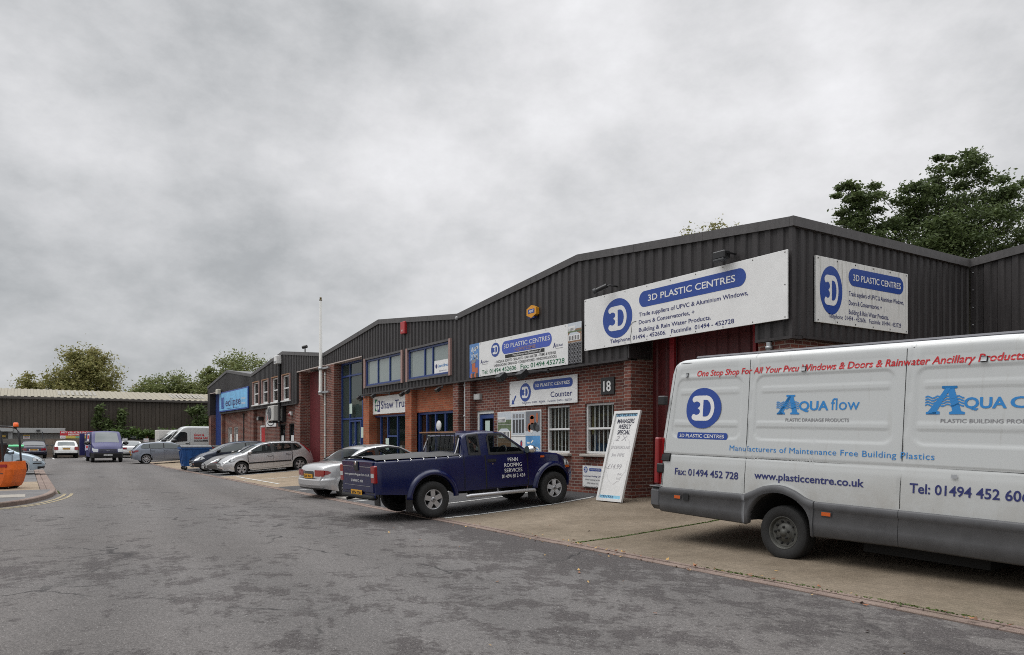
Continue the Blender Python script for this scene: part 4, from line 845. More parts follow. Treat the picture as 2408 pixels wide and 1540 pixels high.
# ------------------------------------------------------------------ vehicles
class Shell:
    """car body from a side profile; x forward, y left, z up, wheels stand on z = 0"""
    def __init__(s, d):
        s.d = d; s.top = d['top']; s.xr = s.top[0][0]; s.xf = s.top[-1][0]; s.W = d['W']/2
        s.belt = d['belt']; s.sill = d.get('sill', [(s.xr, .34), (s.xr+.35, .24), (s.xf-.4, .2), (s.xf, .28)])
        s.arch = d['arch']; s.crown = d.get('crown', .035); s.tum = d.get('tum', .36); s.rd = d.get('round', .06)
        s.pr = d.get('planr', (.45, .16)); s.pf = d.get('planf', (.55, .20)); s.disp = d.get('disp')
        s.nose = d.get('nose'); s.tail = d.get('tail'); s.bow = d.get('bow', .06); s.lower = d.get('lower', .05)
        s.linear = d.get('linear', False); s.sh = d.get('sh', .035)
    def zt(s, x): return (lerp if s.linear else smooth_lerp)(s.top, x)
    def zb(s, x):
        z = lerp(s.sill, x)
        for xc, zc, r, rv in s.arch:
            if abs(x-xc) < r: z = max(z, zc + rv*sqrt(max(0, 1-((x-xc)/r)**2)))
        return min(z, s.zt(x)-.12)
    def plan(s, x):
        p = 1
        if x-s.xr < s.pr[0]: p -= s.pr[1]*(1-max(0, x-s.xr)/s.pr[0])**2.4
        if s.xf-x < s.pf[0]: p -= s.pf[1]*(1-max(0, s.xf-x)/s.pf[0])**2.4
        return p
    def w(s, x, z):
        zbel = smooth_lerp(s.belt, x); zs = s.zt(x)-s.crown; b = s.W*s.plan(x)
        zm = zbel*.62
        if z < zbel:
            y = b*(1 - s.lower*((zm-z)/zm)**2) if z < zm else b*(1-s.sh*((z-zm)/max(zbel-zm, .05))**2)
        else: y = b*(1-s.sh) - (z-zbel)*s.tum
        q = (z-(zs-s.rd))/s.rd
        if q > 0: y -= s.rd*(1-sqrt(max(0, 1-min(q, 1)**2)))*.9
        for xc, zc, r, rv in s.arch:          # slight flare round the arches
            k = sqrt(((x-xc)/r)**2 + ((z-zc)/rv)**2)
            if z > zc-.1 and k < 1.25: y += .012*max(0, 1-abs(k-1.05)/.2)
        if s.disp: y -= s.disp(x, z)
        return max(y, .02)
    def bend(s, x, y, z):
        if s.nose:
            k = min(1, max(0, (x-(s.xf-.75))/.75)); k = k*k*(3-2*k); x += k*(lerp(s.nose, z) - s.bow*(y/s.W)**2)
        if s.tail:
            k = min(1, max(0, ((s.xr+.75)-x)/.75)); k = k*k*(3-2*k); x += k*(lerp(s.tail, z) + s.bow*(y/s.W)**2)
        return (x, y, z)
    def side(s, x, z, sg, off=0): return s.bend(x, sg*(s.w(x, z)+off), z)
    def roof(s, x, f, off=0):
        zs = s.zt(x)-s.crown; return s.bend(x, f*s.w(x, zs), zs + s.crown*(1-f*f) + off)
    def front(s, y, z, off=0): p = s.bend(s.xf, y, z); return (p[0]+off, p[1], p[2])
    def back(s, y, z, off=0): p = s.bend(s.xr, y, z); return (p[0]-off, p[1], p[2])
    def body(s, mb, m, zone=None, n=46, nz=13, hole=None):
        xs = set(lin(s.xr, s.xf, n)) | {p[0] for p in s.top}
        for xc, zc, r, rv in s.arch: xs |= {xc + r*cos(pi*i/16) for i in range(17)} | {xc-r-.002, xc+r+.002}
        for e, k in ((s.xr, 1), (s.xf, -1)): xs |= {e + k*q for q in (.02, .05, .09, .14, .2, .28)}
        xs = sorted(x for x in xs if s.xr <= x <= s.xf); xs = [x for i, x in enumerate(xs) if i == 0 or x-xs[i-1] > .0015]
        us = [i/(nz-4)*.93 for i in range(nz-3)] + [.957, .978, .993, 1.0]; NY = 12
        V = []; F = []
        rowlen = 2*len(us)+NY-1
        for x in xs:
            b, t = s.zb(x), s.zt(x)-s.crown
            zz = [b+(t-b)*u for u in us] if (t-b) > 3*s.rd else [b+(t-b)*i/(len(us)-1) for i in range(len(us))]
            V += [s.side(x, z, 1) for z in zz]
            V += [s.roof(x, 1-2*i/NY) for i in range(1, NY)]
            V += [s.side(x, z, -1) for z in reversed(zz)]
        for i in range(len(xs)-1):
            for j in range(rowlen-1):
                q = (i*rowlen+j, i*rowlen+j+1, (i+1)*rowlen+j+1, (i+1)*rowlen+j)
                if hole and hole((xs[i]+xs[i+1])/2, [sum(V[k][a] for k in q)/4 for a in range(3)], len(us)-1 <= j < len(us)+NY-1): continue
                F.append(q)
        nb = len(F)
        mb.add(V, F, m, True)
        if zone:                                # repaint faces by their place on the body
            for k in range(len(mb.f)-nb, len(mb.f)):
                c = [sum(mb.v[i][a] for i in mb.f[k])/4 for a in range(3)]; z = zone(*c)
                if z: mb.m[k] = mb.mi(z)
        # under side and closed ends
        mb.add([p for i in range(len(xs)) for p in (V[i*rowlen], V[(i+1)*rowlen-1])], [(2*i, 2*i+2, 2*i+3, 2*i+1) for i in range(len(xs)-1)], UNDER)
        L_ = len(us)
        for base, fl in ((0, True), ((len(xs)-1)*rowlen, False)):
            cols = 6; G = []
            for j in range(L_):
                a = V[base+j]; b_ = V[base+rowlen-1-j]
                for k in range(cols+1):
                    t = k/cols; y = a[1]+(b_[1]-a[1])*t; z = a[2]
                    x0 = s.xf if not fl else s.xr; q = s.bend(x0, y, z); G.append(q)
            F2 = [(j*(cols+1)+k, j*(cols+1)+k+1, (j+1)*(cols+1)+k+1, (j+1)*(cols+1)+k) for j in range(L_-1) for k in range(cols)]
            nb0 = len(mb.f); mb.add(G, [f[::-1] for f in F2] if not fl else F2, m, True)
            tp = [V[base+L_-1]] + [V[base+L_-1+i] for i in range(1, NY)] + [V[base+L_+NY-1]]
            mb.add(tp, [tuple(range(len(tp)))], m)
            if zone:
                for k in range(nb0, len(mb.f)):
                    c = [sum(mb.v[i][a] for i in mb.f[k])/len(mb.f[k]) for a in range(3)]; z = zone(*c)
                    if z: mb.m[k] = mb.mi(z)
    def side_patch(s, mb, pts, sg, m, off=.005, nu=10, nv=5):
        """pts: (x, z low, z high) across the side"""
        lo = [(p[0], p[1]) for p in pts]; hi = [(p[0], p[2]) for p in pts]; xs = sorted(set(lin(pts[0][0], pts[-1][0], nu)) | {p[0] for p in pts}); xs = [x for i, x in enumerate(xs) if i == 0 or x-xs[i-1] > 2e-4]
        V = [s.side(x, lerp(lo, x)+(lerp(hi, x)-lerp(lo, x))*j/nv, sg, off) for x in xs for j in range(nv+1)]
        F = [(i*(nv+1)+j, (i+1)*(nv+1)+j, (i+1)*(nv+1)+j+1, i*(nv+1)+j+1) for i in range(len(xs)-1) for j in range(nv)]
        mb.add(V, F if sg < 0 else [f[::-1] for f in F], m, True)
    def roof_patch(s, mb, x0, x1, f0, f1, m, off=.006, nu=8, nv=8, trap=0):
        def fn(u, v):
            x = x0+(x1-x0)*u; k = 1 - trap*u; return s.roof(x, (f0+(f1-f0)*v)*k, off)
        mb.grid(fn, nu, nv, m, True, True)
    def end_patch(s, mb, y0, y1, z0, z1, end, m, off=.006, nu=6, nv=3, inset=0):
        e = s.front if end > 0 else s.back
        mb.grid(lambda u, v: e(y0+(y1-y0)*u, z0+(z1-z0)*v, off), nu, nv, m, True, end < 0)

def wheel(parent, x, y, r, w, sg, style='five', rim=ALLOY, rr=.66, n=5):
    """tyre and rim; sg = side the outer face looks to"""
    e = bpy.data.objects.new('wheel', None); COL.objects.link(e); e.parent = parent; e.location = (x, y, r)
    ax = Vector((0, sg, 0)); ri = r*rr
    t = MB(); t.lathe((0, 0, 0), ax, [(ri, -w*.9), (r*.93, -w), (r*.985, -w*.92), (r, -w*.75), (r, -w*.25), (r*.985, -w*.08), (r*.95, -w*.015), (r*.80, 0.0), (ri*1.04, -.006), (ri, -.02)], RUBBER, 32)
    for k in range(0):
        pass
    t.build('tyre', e)
    m = MB(); m.lathe((0, 0, 0), ax, [(ri*1.01, -.012), (ri*.97, -.008), (ri*.93, -.02), (ri*.88, -.05), (ri*.86, -.10)], rim, 28)
    m.lathe((0, 0, 0), ax, [(ri*.9, -.10), (0, -.09)], UNDER, 20)
    if style == 'steel':
        m.lathe((0, 0, 0), ax, [(ri*.9, -.055), (ri*.78, -.045), (ri*.62, -.075), (ri*.52, -.035), (ri*.30, -.02), (ri*.22, -.02), (ri*.2, .0), (0, .004)], rim, 28)
        for i in range(10): a = 2*pi*i/10; m.lathe((ri*.70*cos(a), -sg*.0, ri*.70*sin(a)), ax, [(.0, -.043), (ri*.07, -.044), (ri*.085, -.06)], UNDER, 8)
        for i in range(5): a = 2*pi*i/5+.3; m.lathe((ri*.36*cos(a), 0, ri*.36*sin(a)), ax, [(ri*.075, -.03), (ri*.075, -.008), (0, -.006)], UNDER, 8)
    else:
        m.lathe((0, 0, 0), ax, [(ri*.26, -.06), (ri*.26, -.012), (ri*.2, -.004), (0, -.003)], rim, 16)
        m.lathe((0, 0, 0), ax, [(ri*.11, -.003), (ri*.1, .004), (0, .005)], DKGREY, 12)
        for i in range(n):
            a = 2*pi*i/n + .35; d = Vector((cos(a), 0, sin(a))); q = Vector((-sin(a), 0, cos(a)))
            w0, w1 = (ri*.20, ri*.20) if n <= 5 else (ri*.09, ri*.10)
            P = [d*ri*.15-q*w0*1.1, d*ri*.93-q*w1*(1.25 if n <= 5 else 1), d*ri*.93+q*w1*(1.25 if n <= 5 else 1), d*ri*.15+q*w0*1.1]
            m.prism(P, ax*-.05, ax*-.014, rim)
            if n <= 5: m.lathe(tuple(d*0+(Vector((cos(a+pi/n), 0, sin(a+pi/n)))*ri*.2)), ax, [(ri*.035, -.004), (0, -.003)], UNDER, 6)
    m.build('rim', e)
    return e
def mirror(parent, S_, x, z, sg, m, k=1.):
    p = S_.side(x, z, sg); b = MB(); c = Vector(p) + Vector((0, sg*.12*k, .05*k))
    b.tube([Vector(p)+Vector((.02, -sg*.02, 0)), c], .025*k, BLACK, 6)
    R = [(.0, .35), (.03, .8), (.08, 1), (.13, .85), (.17, .4)]
    V = []; F = []; n = 10
    for dx, s_ in R: V += [c + Vector((dx*k-.06*k, .10*k*s_*cos(2*pi*i/n), .075*k*s_*sin(2*pi*i/n))) for i in range(n)]
    F = [(j*n+i, j*n+(i+1) % n, (j+1)*n+(i+1) % n, (j+1)*n+i) for j in range(len(R)-1) for i in range(n)] + [tuple(range(n)), tuple(range(5*n-1, 4*n-1, -1))]
    b.add(V, F, m, True); b.add([c + Vector((-.062*k, .08*k*cos(2*pi*i/n), .06*k*sin(2*pi*i/n))) for i in range(n)], [tuple(range(n))], CARGLASS_L)
    return b.build('mirror', parent)
def plate(parent, pos, fwd, txt, m, w=.52, h=.11):
    """registration plate at pos facing fwd"""
    f = Vector(fwd).normalized(); ex = Vector((0, 0, 1)).cross(f).normalized(); ez = Vector((0, 0, 1)); b = MB()
    b.obox(pos, ex*w/2, ez*h/2, f*.006, m); F = lambda u, v: Vector(pos) + ex*u + ez*v + f*.009
    put_text(b, txt, F, 0, -h*.3, h*.62, BLACK, width=w*.86, align='C', bold=.02); return b.build('number_plate', parent)

def vehicle(name, label, cat, d, loc, yaw, pitch=0., group=None):
    """builds body, glass, lamps, doors, wheels; d is the description"""
    o = thing(name, label, cat, loc, (0, pitch, yaw), group); s = Shell(d); P = d['paint']
    hole = None; hol = d.get('hollow')
    if hol:
        def hole(x, c, top):
            if top:
                if 'backwin' in d and d['backwin'][0] < x < d['backwin'][1] and abs(c[1]) < d['backwin'][2]: return True
                for k in ('wind', 'rear'):
                    if k in d and min(d[k][:2])+.02 < x < max(d[k][:2])-.02 and abs(c[1]) < s.w(x, s.zt(x)-s.crown)*.84: return True
                return False
            for pts in d['side']:
                if pts[0][0] < x < pts[-1][0] and lerp([(p[0], p[1]) for p in pts], x) < c[2] < lerp([(p[0], p[2]) for p in pts], x): return True
            return False
    b = MB(); s.body(b, P, d.get('zone'), 110 if hol else d.get('n', 46), 34 if hol else d.get('nz', 13), hole)
    for x0, x1, z0, z1 in d.get('seams', []):
        for sg in (1, -1): s.side_patch(b, [(x0-.0035, z0, z1), (x0+.0035, z0, z1)] if x1 is None else [(x0, z0-.0035, z0+.0035), (x1, z0-.0035, z0+.0035)], sg, UNDER, .003, 2 if x1 is None else 60, 30)
    W_ = d.get('side', [])
    for a, c in zip(W_, W_[1:]):
        if 0 < c[0][0]-a[-1][0] < .16:
            for sg in (1, -1): s.side_patch(b, [(a[-1][0]-.01, a[-1][1], a[-1][2]), (c[0][0]+.01, c[0][1], c[0][2])], sg, BLACK, .008, 2)
    for x0, x1, z0, z1, m in d.get('strips', []):
        for sg in (1, -1): s.side_patch(b, [(x0, z0, z1), (x1, z0, z1)], sg, m, .016, 10, 2)
    for y0, y1, z0, z1, end, m, off in d.get('ends', []): s.end_patch(b, y0, y1, z0, z1, end, m, off)
    body = b.build('body', o)
    G = d.get('glass', CARGLASS_D)
    if 'door' in d:
        for sg in (1, -1):
            for pts in d['door']:
                q = MB(); s.side_patch(q, [(p[0]-.03*(i == 0)+.03*(i == len(pts)-1), p[1]-.010, p[2]+.0) for i, p in enumerate(pts)], sg, UNDER, .002, 8, 6); s.side_patch(q, pts, sg, P, .006, 8, 6); dn = q.build('door', o)
                hx, hz = pts[0][0]+.14, pts[0][2]-.12; h = MB(); s.side_patch(h, [(hx-.09, hz-.022, hz+.018), (hx+.09, hz-.022, hz+.018)], sg, d.get('handle', P), .032, 3, 2); s.side_patch(h, [(hx-.11, hz-.035, hz+.03), (hx+.11, hz-.035, hz+.03)], sg, UNDER, .009, 3, 2); h.build('handle', dn)
    if 'wind' in d:
        q = MB(); s.roof_patch(q, *d['wind'], G, .006, 8, 10, d.get('windtrap', .06))
        q.build('windscreen', o)
    if hol:                                     # seats, dashboard and steering wheel seen through the glass
        xc, zs, wy = hol; FAB = mat('seat_fabric', (.035, .036, .04), .9)
        for sg in (1, -1):
            q = MB(); q.bbox((xc-.30, sg*.37-.24, .32), (xc+.25, sg*.37+.24, zs-.30), FAB, .06); q.obox((xc-.32, sg*.37, zs-.06), (.07, 0, .02), (0, .23, 0), (-.09, 0, .33), FAB); q.bbox((xc-.52, sg*.37-.13, zs+.28), (xc-.42, sg*.37+.13, zs+.46), FAB, .04); q.build('seat', o)
        q = MB(); q.bbox((xc+.62, -wy, zs-.35), (xc+1.05, wy, zs+.02), BLACK, .05); q.build('dashboard', o)
        q = MB(); c = Vector((xc+.52, -.37, zs+.02)); ax = Vector((-.9, 0, .45)).normalized(); a = Vector((0, 1, 0)); b2 = ax.cross(a); q.tube([c+(a*cos(2*pi*i/20)+b2*sin(2*pi*i/20))*.19 for i in range(21)], .016, BLACK, 6, False); q.tube([c-a*.18, c+a*.18], .015, BLACK, 5); q.tube([c, c-ax*.2], .03, BLACK, 6); q.build('steering_wheel', o)
    if 'rear' in d: q = MB(); s.roof_patch(q, *d['rear'], G, .006, 8, 10, -.04); q.build('rear_window', o)
    for sg in (1, -1):
        for pts in d.get('side', []):
            q = MB()
            if hol:
                for a in (0, 1): s.side_patch(q, [(p[0], (p[1]-.022, p[2]-.03)[a], (p[1]+.03, p[2]+.022)[a]) for p in pts], sg, BLACK, .010)
                for p, e in ((pts[0], .035), (pts[-1], -.035)):
                    x2 = p[0]+e; s.side_patch(q, sorted([(p[0]-e*.4, p[1]-.02, p[2]+.02), (x2, lerp([(k[0], k[1]) for k in pts], x2), lerp([(k[0], k[2]) for k in pts], x2))]), sg, BLACK, .011, 2)
            else: s.side_patch(q, [(p[0], p[1]-.02, p[2]+.018) for p in pts], sg, BLACK, .003)
            s.side_patch(q, pts, sg, G, .009); q.build('side_window', o)
        for pts in d.get('headl', []): q = MB(); s.side_patch(q, [(p[0]-.012*(i == 0)+.01*(i == len(pts)-1), p[1]-.016, p[2]+.014) for i, p in enumerate(pts)], sg, DKGREY, .003, 8, 3); s.side_patch(q, pts, sg, d.get('lampm', LAMP), .008, 8, 4); s.side_patch(q, [(lerp([(0, pts[0][0]), (1, pts[-1][0])], .45), pts[1][1]+.02, pts[1][2]-.02), (lerp([(0, pts[0][0]), (1, pts[-1][0])], .62), pts[1][1]+.01, pts[1][2]-.03)], sg, DKGREY, .010, 3, 2); (s.end_patch(q, sg*.999*d['hl'][0], sg*d['hl'][1], *d['hl'][2:], 1, d.get('lampm', LAMP), .006) if 'hl' in d else None); q.build('headlight', o)
        if 'tl' in d or 'taill' in d:
            q = MB()
            for pts in d.get('taill', []): s.side_patch(q, pts, sg, REDL, .008, 6, 4)
            if 'tl' in d: s.end_patch(q, sg*d['tl'][0], sg*d['tl'][1], d['tl'][2], d['tl'][3], -1, REDL, .012); s.end_patch(q, sg*d['tl'][0], sg*(d['tl'][0]*.55+d['tl'][1]*.45), d['tl'][2]+.03, d['tl'][2]+.07, -1, d.get('tl2', REDL), .016)
            q.build('taillight', o)
    if 'grille' in d: y, z0, z1, bars = d['grille']; q = MB(); s.end_patch(q, -y, y, z0, z1, 1, d.get('grillem', BLACK), .004); [s.end_patch(q, -y, y, z-.006, z+.006, 1, d.get('barm', DKGREY), .012) for z in lin(z0, z1, bars)[1:-1]]; q.build('grille', o)
    R = d['R']; tw = d.get('tw', .21)
    for xc in d['wheels']:
        for sg in (1, -1): wheel(o, xc, sg*(s.W-d.get('winset', .03)), R, tw, sg, d.get('style', 'five'), d.get('rim', ALLOY), d.get('rr', .66), d.get('spokes', 5))
    if 'mir' in d:
        for sg in (1, -1): mirror(o, s, d['mir'][0], d['mir'][1], sg, d.get('mirm', P), d.get('mirk', 1))
    if 'pf' in d: plate(o, s.front(0, d['pf'][1], .012), (1, 0, 0), d['pf'][0], PLATEW)
    if 'pb' in d: plate(o, s.back(0, d['pb'][1], .014), (-1, 0, 0), d['pb'][0], PLATEY)
    return o, s, body

def arches(w, zc, r, rv=None): return [(x, zc, r, rv or r) for x in w]
SIL = paint('silver_paint', (.56, .56, .565), .5, .24, .9); SIL2 = paint('bright_silver_paint', (.52, .52, .52), .5, .24, .9); GREYP = paint('grey_metallic', (.13, .125, .12), .5, .3)
DBLUE = paint('dark_blue_paint', (.010, .016, .035), .2, .22); NAVYP = paint('navy_paint', (.0026, .0062, .047), .0, .2, .2); PURP = paint('purple_paint', (.030, .030, .115), .0, .5, .15)
def van_white():
    m, t = new_mat('white_van_paint', .3, .5); t.b.inputs['Coat Weight'].default_value = .5; t.b.inputs['Coat Roughness'].default_value = .06
    o = t.obj(); z = t.node('SeparateXYZ', {0: o}).outputs[2]
    grime = t.m('MULTIPLY', t.rng(z, 1.35, .75), t.rng(t.noise(o, 2.4, 6, .7), .35, .65, .1, .6)); run = t.m('MULTIPLY', t.rng(t.noise(t.obj(scale=(7, 7, .5)), 2.0, 4, .7), .60, .74), .22)
    c = t.mix(grime, c4(.485, .50, .495), c4(.30, .275, .235)); c = t.mix(run, c, c4(.27, .25, .21)); t.L.new(c, t.b.inputs['Base Color']); return m
WVAN = van_white()
BLUSIL = paint('blue_silver_paint', (.21, .235, .28), .5, .3); LBLUE = paint('pale_blue_paint', (.38, .46, .52), .45, .3); WCAR = paint('white_car_paint', (.62, .62, .60), 0, .3); BLKB = paint('blue_black_paint', (.012, .012, .030), .2, .25)

FOCUS = dict(W=1.70, top=[(-2.03, .60), (-2.0, .78), (-1.93, .95), (-1.74, 1.10), (-1.42, 1.33), (-1.22, 1.40), (-.5, 1.44), (.05, 1.42), (.45, 1.33), (1.25, .985), (1.6, .91), (1.92, .79), (2.06, .66), (2.12, .52)],
    belt=[(-2.03, .98), (-1.2, .97), (0, .92), (1.25, .90), (2.1, .7)], arch=arches((-1.31, 1.31), .31, .365), wheels=(-1.31, 1.31), R=.305, n=44,
    nose=[(.2, -.08), (.45, 0), (.55, .01), (.8, -.12)], tail=[(.2, .10), (.45, .0), (.6, .03), (1.0, .05)], planf=(.6, .24), paint=SIL,
    hollow=(0.10, .92, .66), glass=CARGLASS, wind=(1.20, .50, -.86, .86), rear=(-1.75, -1.43, -.80, .80), side=[[(-1.42, 1.08, 1.12), (-1.25, 1.02, 1.27), (-1.03, 1.0, 1.30)], [(-.98, .99, 1.31), (-.60, .985, 1.345), (-.14, .97, 1.36)], [(-.06, .965, 1.36), (.35, .955, 1.30), (.62, .95, 1.19), (.98, .94, 1.0)]],
    door=[[(-.95, .38, .95), (-.105, .28, .93)], [(-.095, .28, .93), (1.0, .28, .90)]], strips=[(-.9, 1.0, .50, .56, BLACK)], handle=SIL,
    headl=[[(1.62, .68, .70), (1.80, .63, .78), (2.02, .585, .71), (2.10, .58, .64)]], taill=[[(-1.98, .80, .86), (-1.88, .82, .99), (-1.70, 1.0, 1.10), (-1.50, 1.19, 1.24), (-1.40, 1.26, 1.31)]],
    grille=(.34, .55, .60, 2), ends=[(-.42, .42, .25, .33, 1, BLACK, .004), (-.70, -.58, .27, .35, 1, LAMP, .006), (.58, .70, .27, .35, 1, LAMP, .006)], mir=(.92, .97), pf=("LL52 NKB", .46), spokes=5)
# silver hatchback, nose to the road
vehicle('parked_car', 'silver five door hatchback with black side strips, nose towards the road', 'car', FOCUS, (-35.80, 9.46, .10), -pi/2, radians(3.4))
d = dict(FOCUS); d.update(paint=DBLUE, hollow=None, zone=lambda x, y, z: BLACK if (x > 1.72 and z < .50) or (x < -1.8 and z < .5) else None, strips=[], handle=BLACK, side=[[(-1.42, 1.08, 1.12), (-1.25, 1.02, 1.27), (-.98, 1.0, 1.31), (-.45, .985, 1.35)], [(-.38, .97, 1.36), (.35, .955, 1.30), (.62, .95, 1.19), (.98, .94, 1.0)]], door=[[(-.40, .28, .93), (1.0, .28, .90)]],
    ends=[(-.62, -.48, .40, .45, 1, AMBER, .006), (.48, .62, .40, .45, 1, AMBER, .006), (-.42, .42, .25, .33, 1, BLACK, .004)], mirm=BLACK, pf=("V319 GTT", .40), glass=CARGLASS_L)
vehicle('parked_car', 'dark blue hatchback with a black lower bumper beside the blue bin', 'car', d, (-40.55, 9.10, .10), -pi/2, radians(3))
Z4 = dict(W=1.76, top=[(-1.95, .6), (-1.9, .82), (-1.5, .96), (-1.05, 1.0), (-.75, 1.22), (-.35, 1.27), (-.05, 1.22), (.52, .92), (1.0, .87), (1.55, .77), (1.95, .62), (2.09, .48)], belt=[(-1.95, .9), (-.8, .93), (.5, .84), (2.0, .6)],
    arch=arches((-1.25, 1.25), .31, .355), wheels=(-1.25, 1.25), R=.315, nose=[(.2, -.06), (.42, 0), (.7, -.14)], planf=(.7, .30), bow=.12, paint=GREYP, wind=(.48, -.02, -.84, .84), side=[[(-.7, .97, 1.16), (-.25, .94, 1.18), (.1, .92, 1.09), (.38, .91, .96)]],
    door=[[(-.62, .28, .88), (.55, .28, .84)]], headl=[[(1.42, .60, .66), (1.66, .57, .70), (1.90, .545, .62), (1.98, .54, .56)]], seams=[], grille=(.30, .40, .52, 7), barm=ALLOY, ends=[(-.6, .6, .22, .30, 1, BLACK, .004), (-.66, -.56, .32, .38, 1, LAMP, .007), (.56, .66, .32, .38, 1, LAMP, .007)], mir=(.42, .88), pf=("E4 ZRX", .33), spokes=5)
o, s, bd = vehicle('parked_car', 'low grey sports car between the dark blue and the silver hatchback', 'car', Z4, (-38.25, 9.20, .10), -pi/2, radians(3))
for sg in (1, -1): q = MB(); s.side_patch(q, [(1.45, .565, .59), (1.7, .535, .562), (1.92, .525, .545)], sg, REDL, .010, 6, 2); q.build('indicator', o)
SALOON = dict(W=1.70, top=[(-2.05, .62), (-2.03, .84), (-1.95, .95), (-1.75, 1.0), (-1.32, 1.03), (-.72, 1.33), (-.4, 1.41), (.1, 1.43), (.5, 1.37), (1.25, 1.0), (1.55, .93), (1.95, .80), (2.12, .62), (2.16, .5)],
    belt=[(-2.05, .9), (-1.3, .97), (0, .93), (1.25, .91), (2.1, .7)], arch=arches((-1.25, 1.27), .31, .36), wheels=(-1.25, 1.27), R=.30, nose=[(.2, -.08), (.45, 0), (.8, -.10)], tail=[(.2, .12), (.42, -.03), (.56, -.03), (.60, .03), (.95, .05)], planr=(.6, .22), bow=.10, paint=SIL2,
    wind=(1.20, .55, -.86, .86), rear=(-1.30, -.70, -.84, .84), side=[[(-1.15, 1.03, 1.06), (-.85, 1.01, 1.20), (-.56, .995, 1.29), (-.30, .985, 1.33)], [(-.24, .985, 1.335), (.15, .97, 1.35), (.5, .96, 1.29), (1.0, .95, 1.01)]],
    door=[[(-1.0, .42, .95), (-.185, .28, .93)], [(-.175, .28, .93), (1.02, .28, .90)]], headl=[[(1.75, .62, .75), (2.0, .6, .72), (2.12, .6, .66)]], hollow=(.0, .93, .66), glass=CARGLASS, tl=(.78, .36, .66, .83), taill=[[(-2.04, .68, .82), (-1.92, .70, .81), (-1.84, .74, .77)]],
    ends=[(-.28, .28, .64, .80, -1, DKGREY, .003), (-.75, .75, .30, .34, -1, BLACK, .003)], mir=(.95, .97), pb=("S641 RAV", .665), spokes=7)
vehicle('parked_car', 'silver saloon with oval rear lamps, tail to the road behind the pickup', 'car', SALOON, (-20.95, 8.62, .06), pi/2+.13, radians(-3.0))
A3 = dict(W=1.77, top=[(-2.12, .58), (-2.1, .80), (-2.02, .98), (-1.62, 1.32), (-1.35, 1.39), (-.4, 1.43), (.2, 1.40), (.5, 1.33), (1.2, .99), (1.6, .90), (2.0, .74), (2.14, .58)], belt=[(-2.1, .95), (0, .95), (1.2, .90), (2.1, .7)], arch=arches((-1.29, 1.29), .32, .37), wheels=(-1.29, 1.29), R=.325, rr=.74, nose=[(.2, -.06), (.5, 0), (.8, -.1)], tail=[(.2, .08), (.5, 0), (1, .04)], paint=BLUSIL,
    wind=(1.15, .55, -.86, .86), rear=(-2.0, -1.66, -.76, .76), side=[[(-1.62, 1.06, 1.12), (-1.45, 1.03, 1.29), (-1.10, 1.02, 1.33)], [(-1.05, 1.01, 1.335), (-.25, .99, 1.36)], [(-.17, .99, 1.36), (.3, .97, 1.32), (.6, .96, 1.22), (1.0, .95, 1.0)]], door=[[(-1.0, .42, .97), (-.215, .28, .96)], [(-.205, .28, .96), (.98, .28, .92)]], handle=BLUSIL,
    headl=[[(1.7, .62, .74), (2.05, .6, .66)]], tl=(.84, .42, .76, .90), taill=[[(-2.08, .78, .90), (-1.9, .80, .92), (-1.78, .86, .90)]], mir=(.9, .98), mirm=BLACK, pb=("LR06 OXM", .64), spokes=10, glass=CARGLASS_L)
vehicle('parked_car', 'blue grey estate car seen from the side in front of the white vans', 'car', A3, (-55.95, 8.05, .08), pi/2, radians(-2))
ROVER = dict(SALOON); ROVER.update(hollow=None, W=1.78, paint=BLKB, pb=("BK51 VXH", .70), ends=[(-.85, .85, .535, .56, -1, CHROME, .01), (-.32, .32, .63, .77, -1, CHROME, .004)], tl=(.82, .48, .64, .80), glass=CARGLASS_D, handle=BLKB)
vehicle('parked_car', 'blackish blue saloon with a chrome bumper strip, parked tail out on the left', 'car', ROVER, (-72.4, .62, .15), pi)
VEC = dict(FOCUS); VEC.update(hollow=None, W=1.71, paint=WCAR, zone=lambda x, y, z: BLACK if (x < -1.75 and z < .44) else None, strips=[], tail=[(.2, .06), (.45, .0), (.62, .04), (1.0, .12)], tl=(.84, .56, .66, .92), taill=[[(-2.02, .68, .90), (-1.9, .72, .92)]], pb=("Y228 KNE", .76), handle=WCAR, rear=(-1.86, -1.42, -.82, .82), ends=[(-.3, .3, .86, .88, -1, BLACK, .008)], glass=CARGLASS_L, pf=("Y228 KNE", .46), mirm=BLACK)
vehicle('parked_car', 'white hatchback with tall red rear lamps, parked tail out by the wall', 'car', VEC, (-72.5, 2.83, .15), pi)
CC = dict(SALOON); CC.update(hollow=None, W=1.82, paint=SIL2, pb=("KX09 EDB", .50), tl=(.86, .42, .70, .86), ends=[(-.8, .8, .34, .37, -1, CHROME, .006)], glass=CARGLASS_L)
vehicle('parked_car', 'silver saloon half hidden behind the purple van', 'car', CC, (-71.2, 7.45, .15), pi)
d = dict(SALOON); d.update(hollow=None, glass=CARGLASS_D, paint=BLKB, pb=("T77 OKL", .66))
vehicle('parked_car', 'dark car mostly hidden behind the open door of the purple van', 'car', d, (-71.8, 5.2, .15), pi)
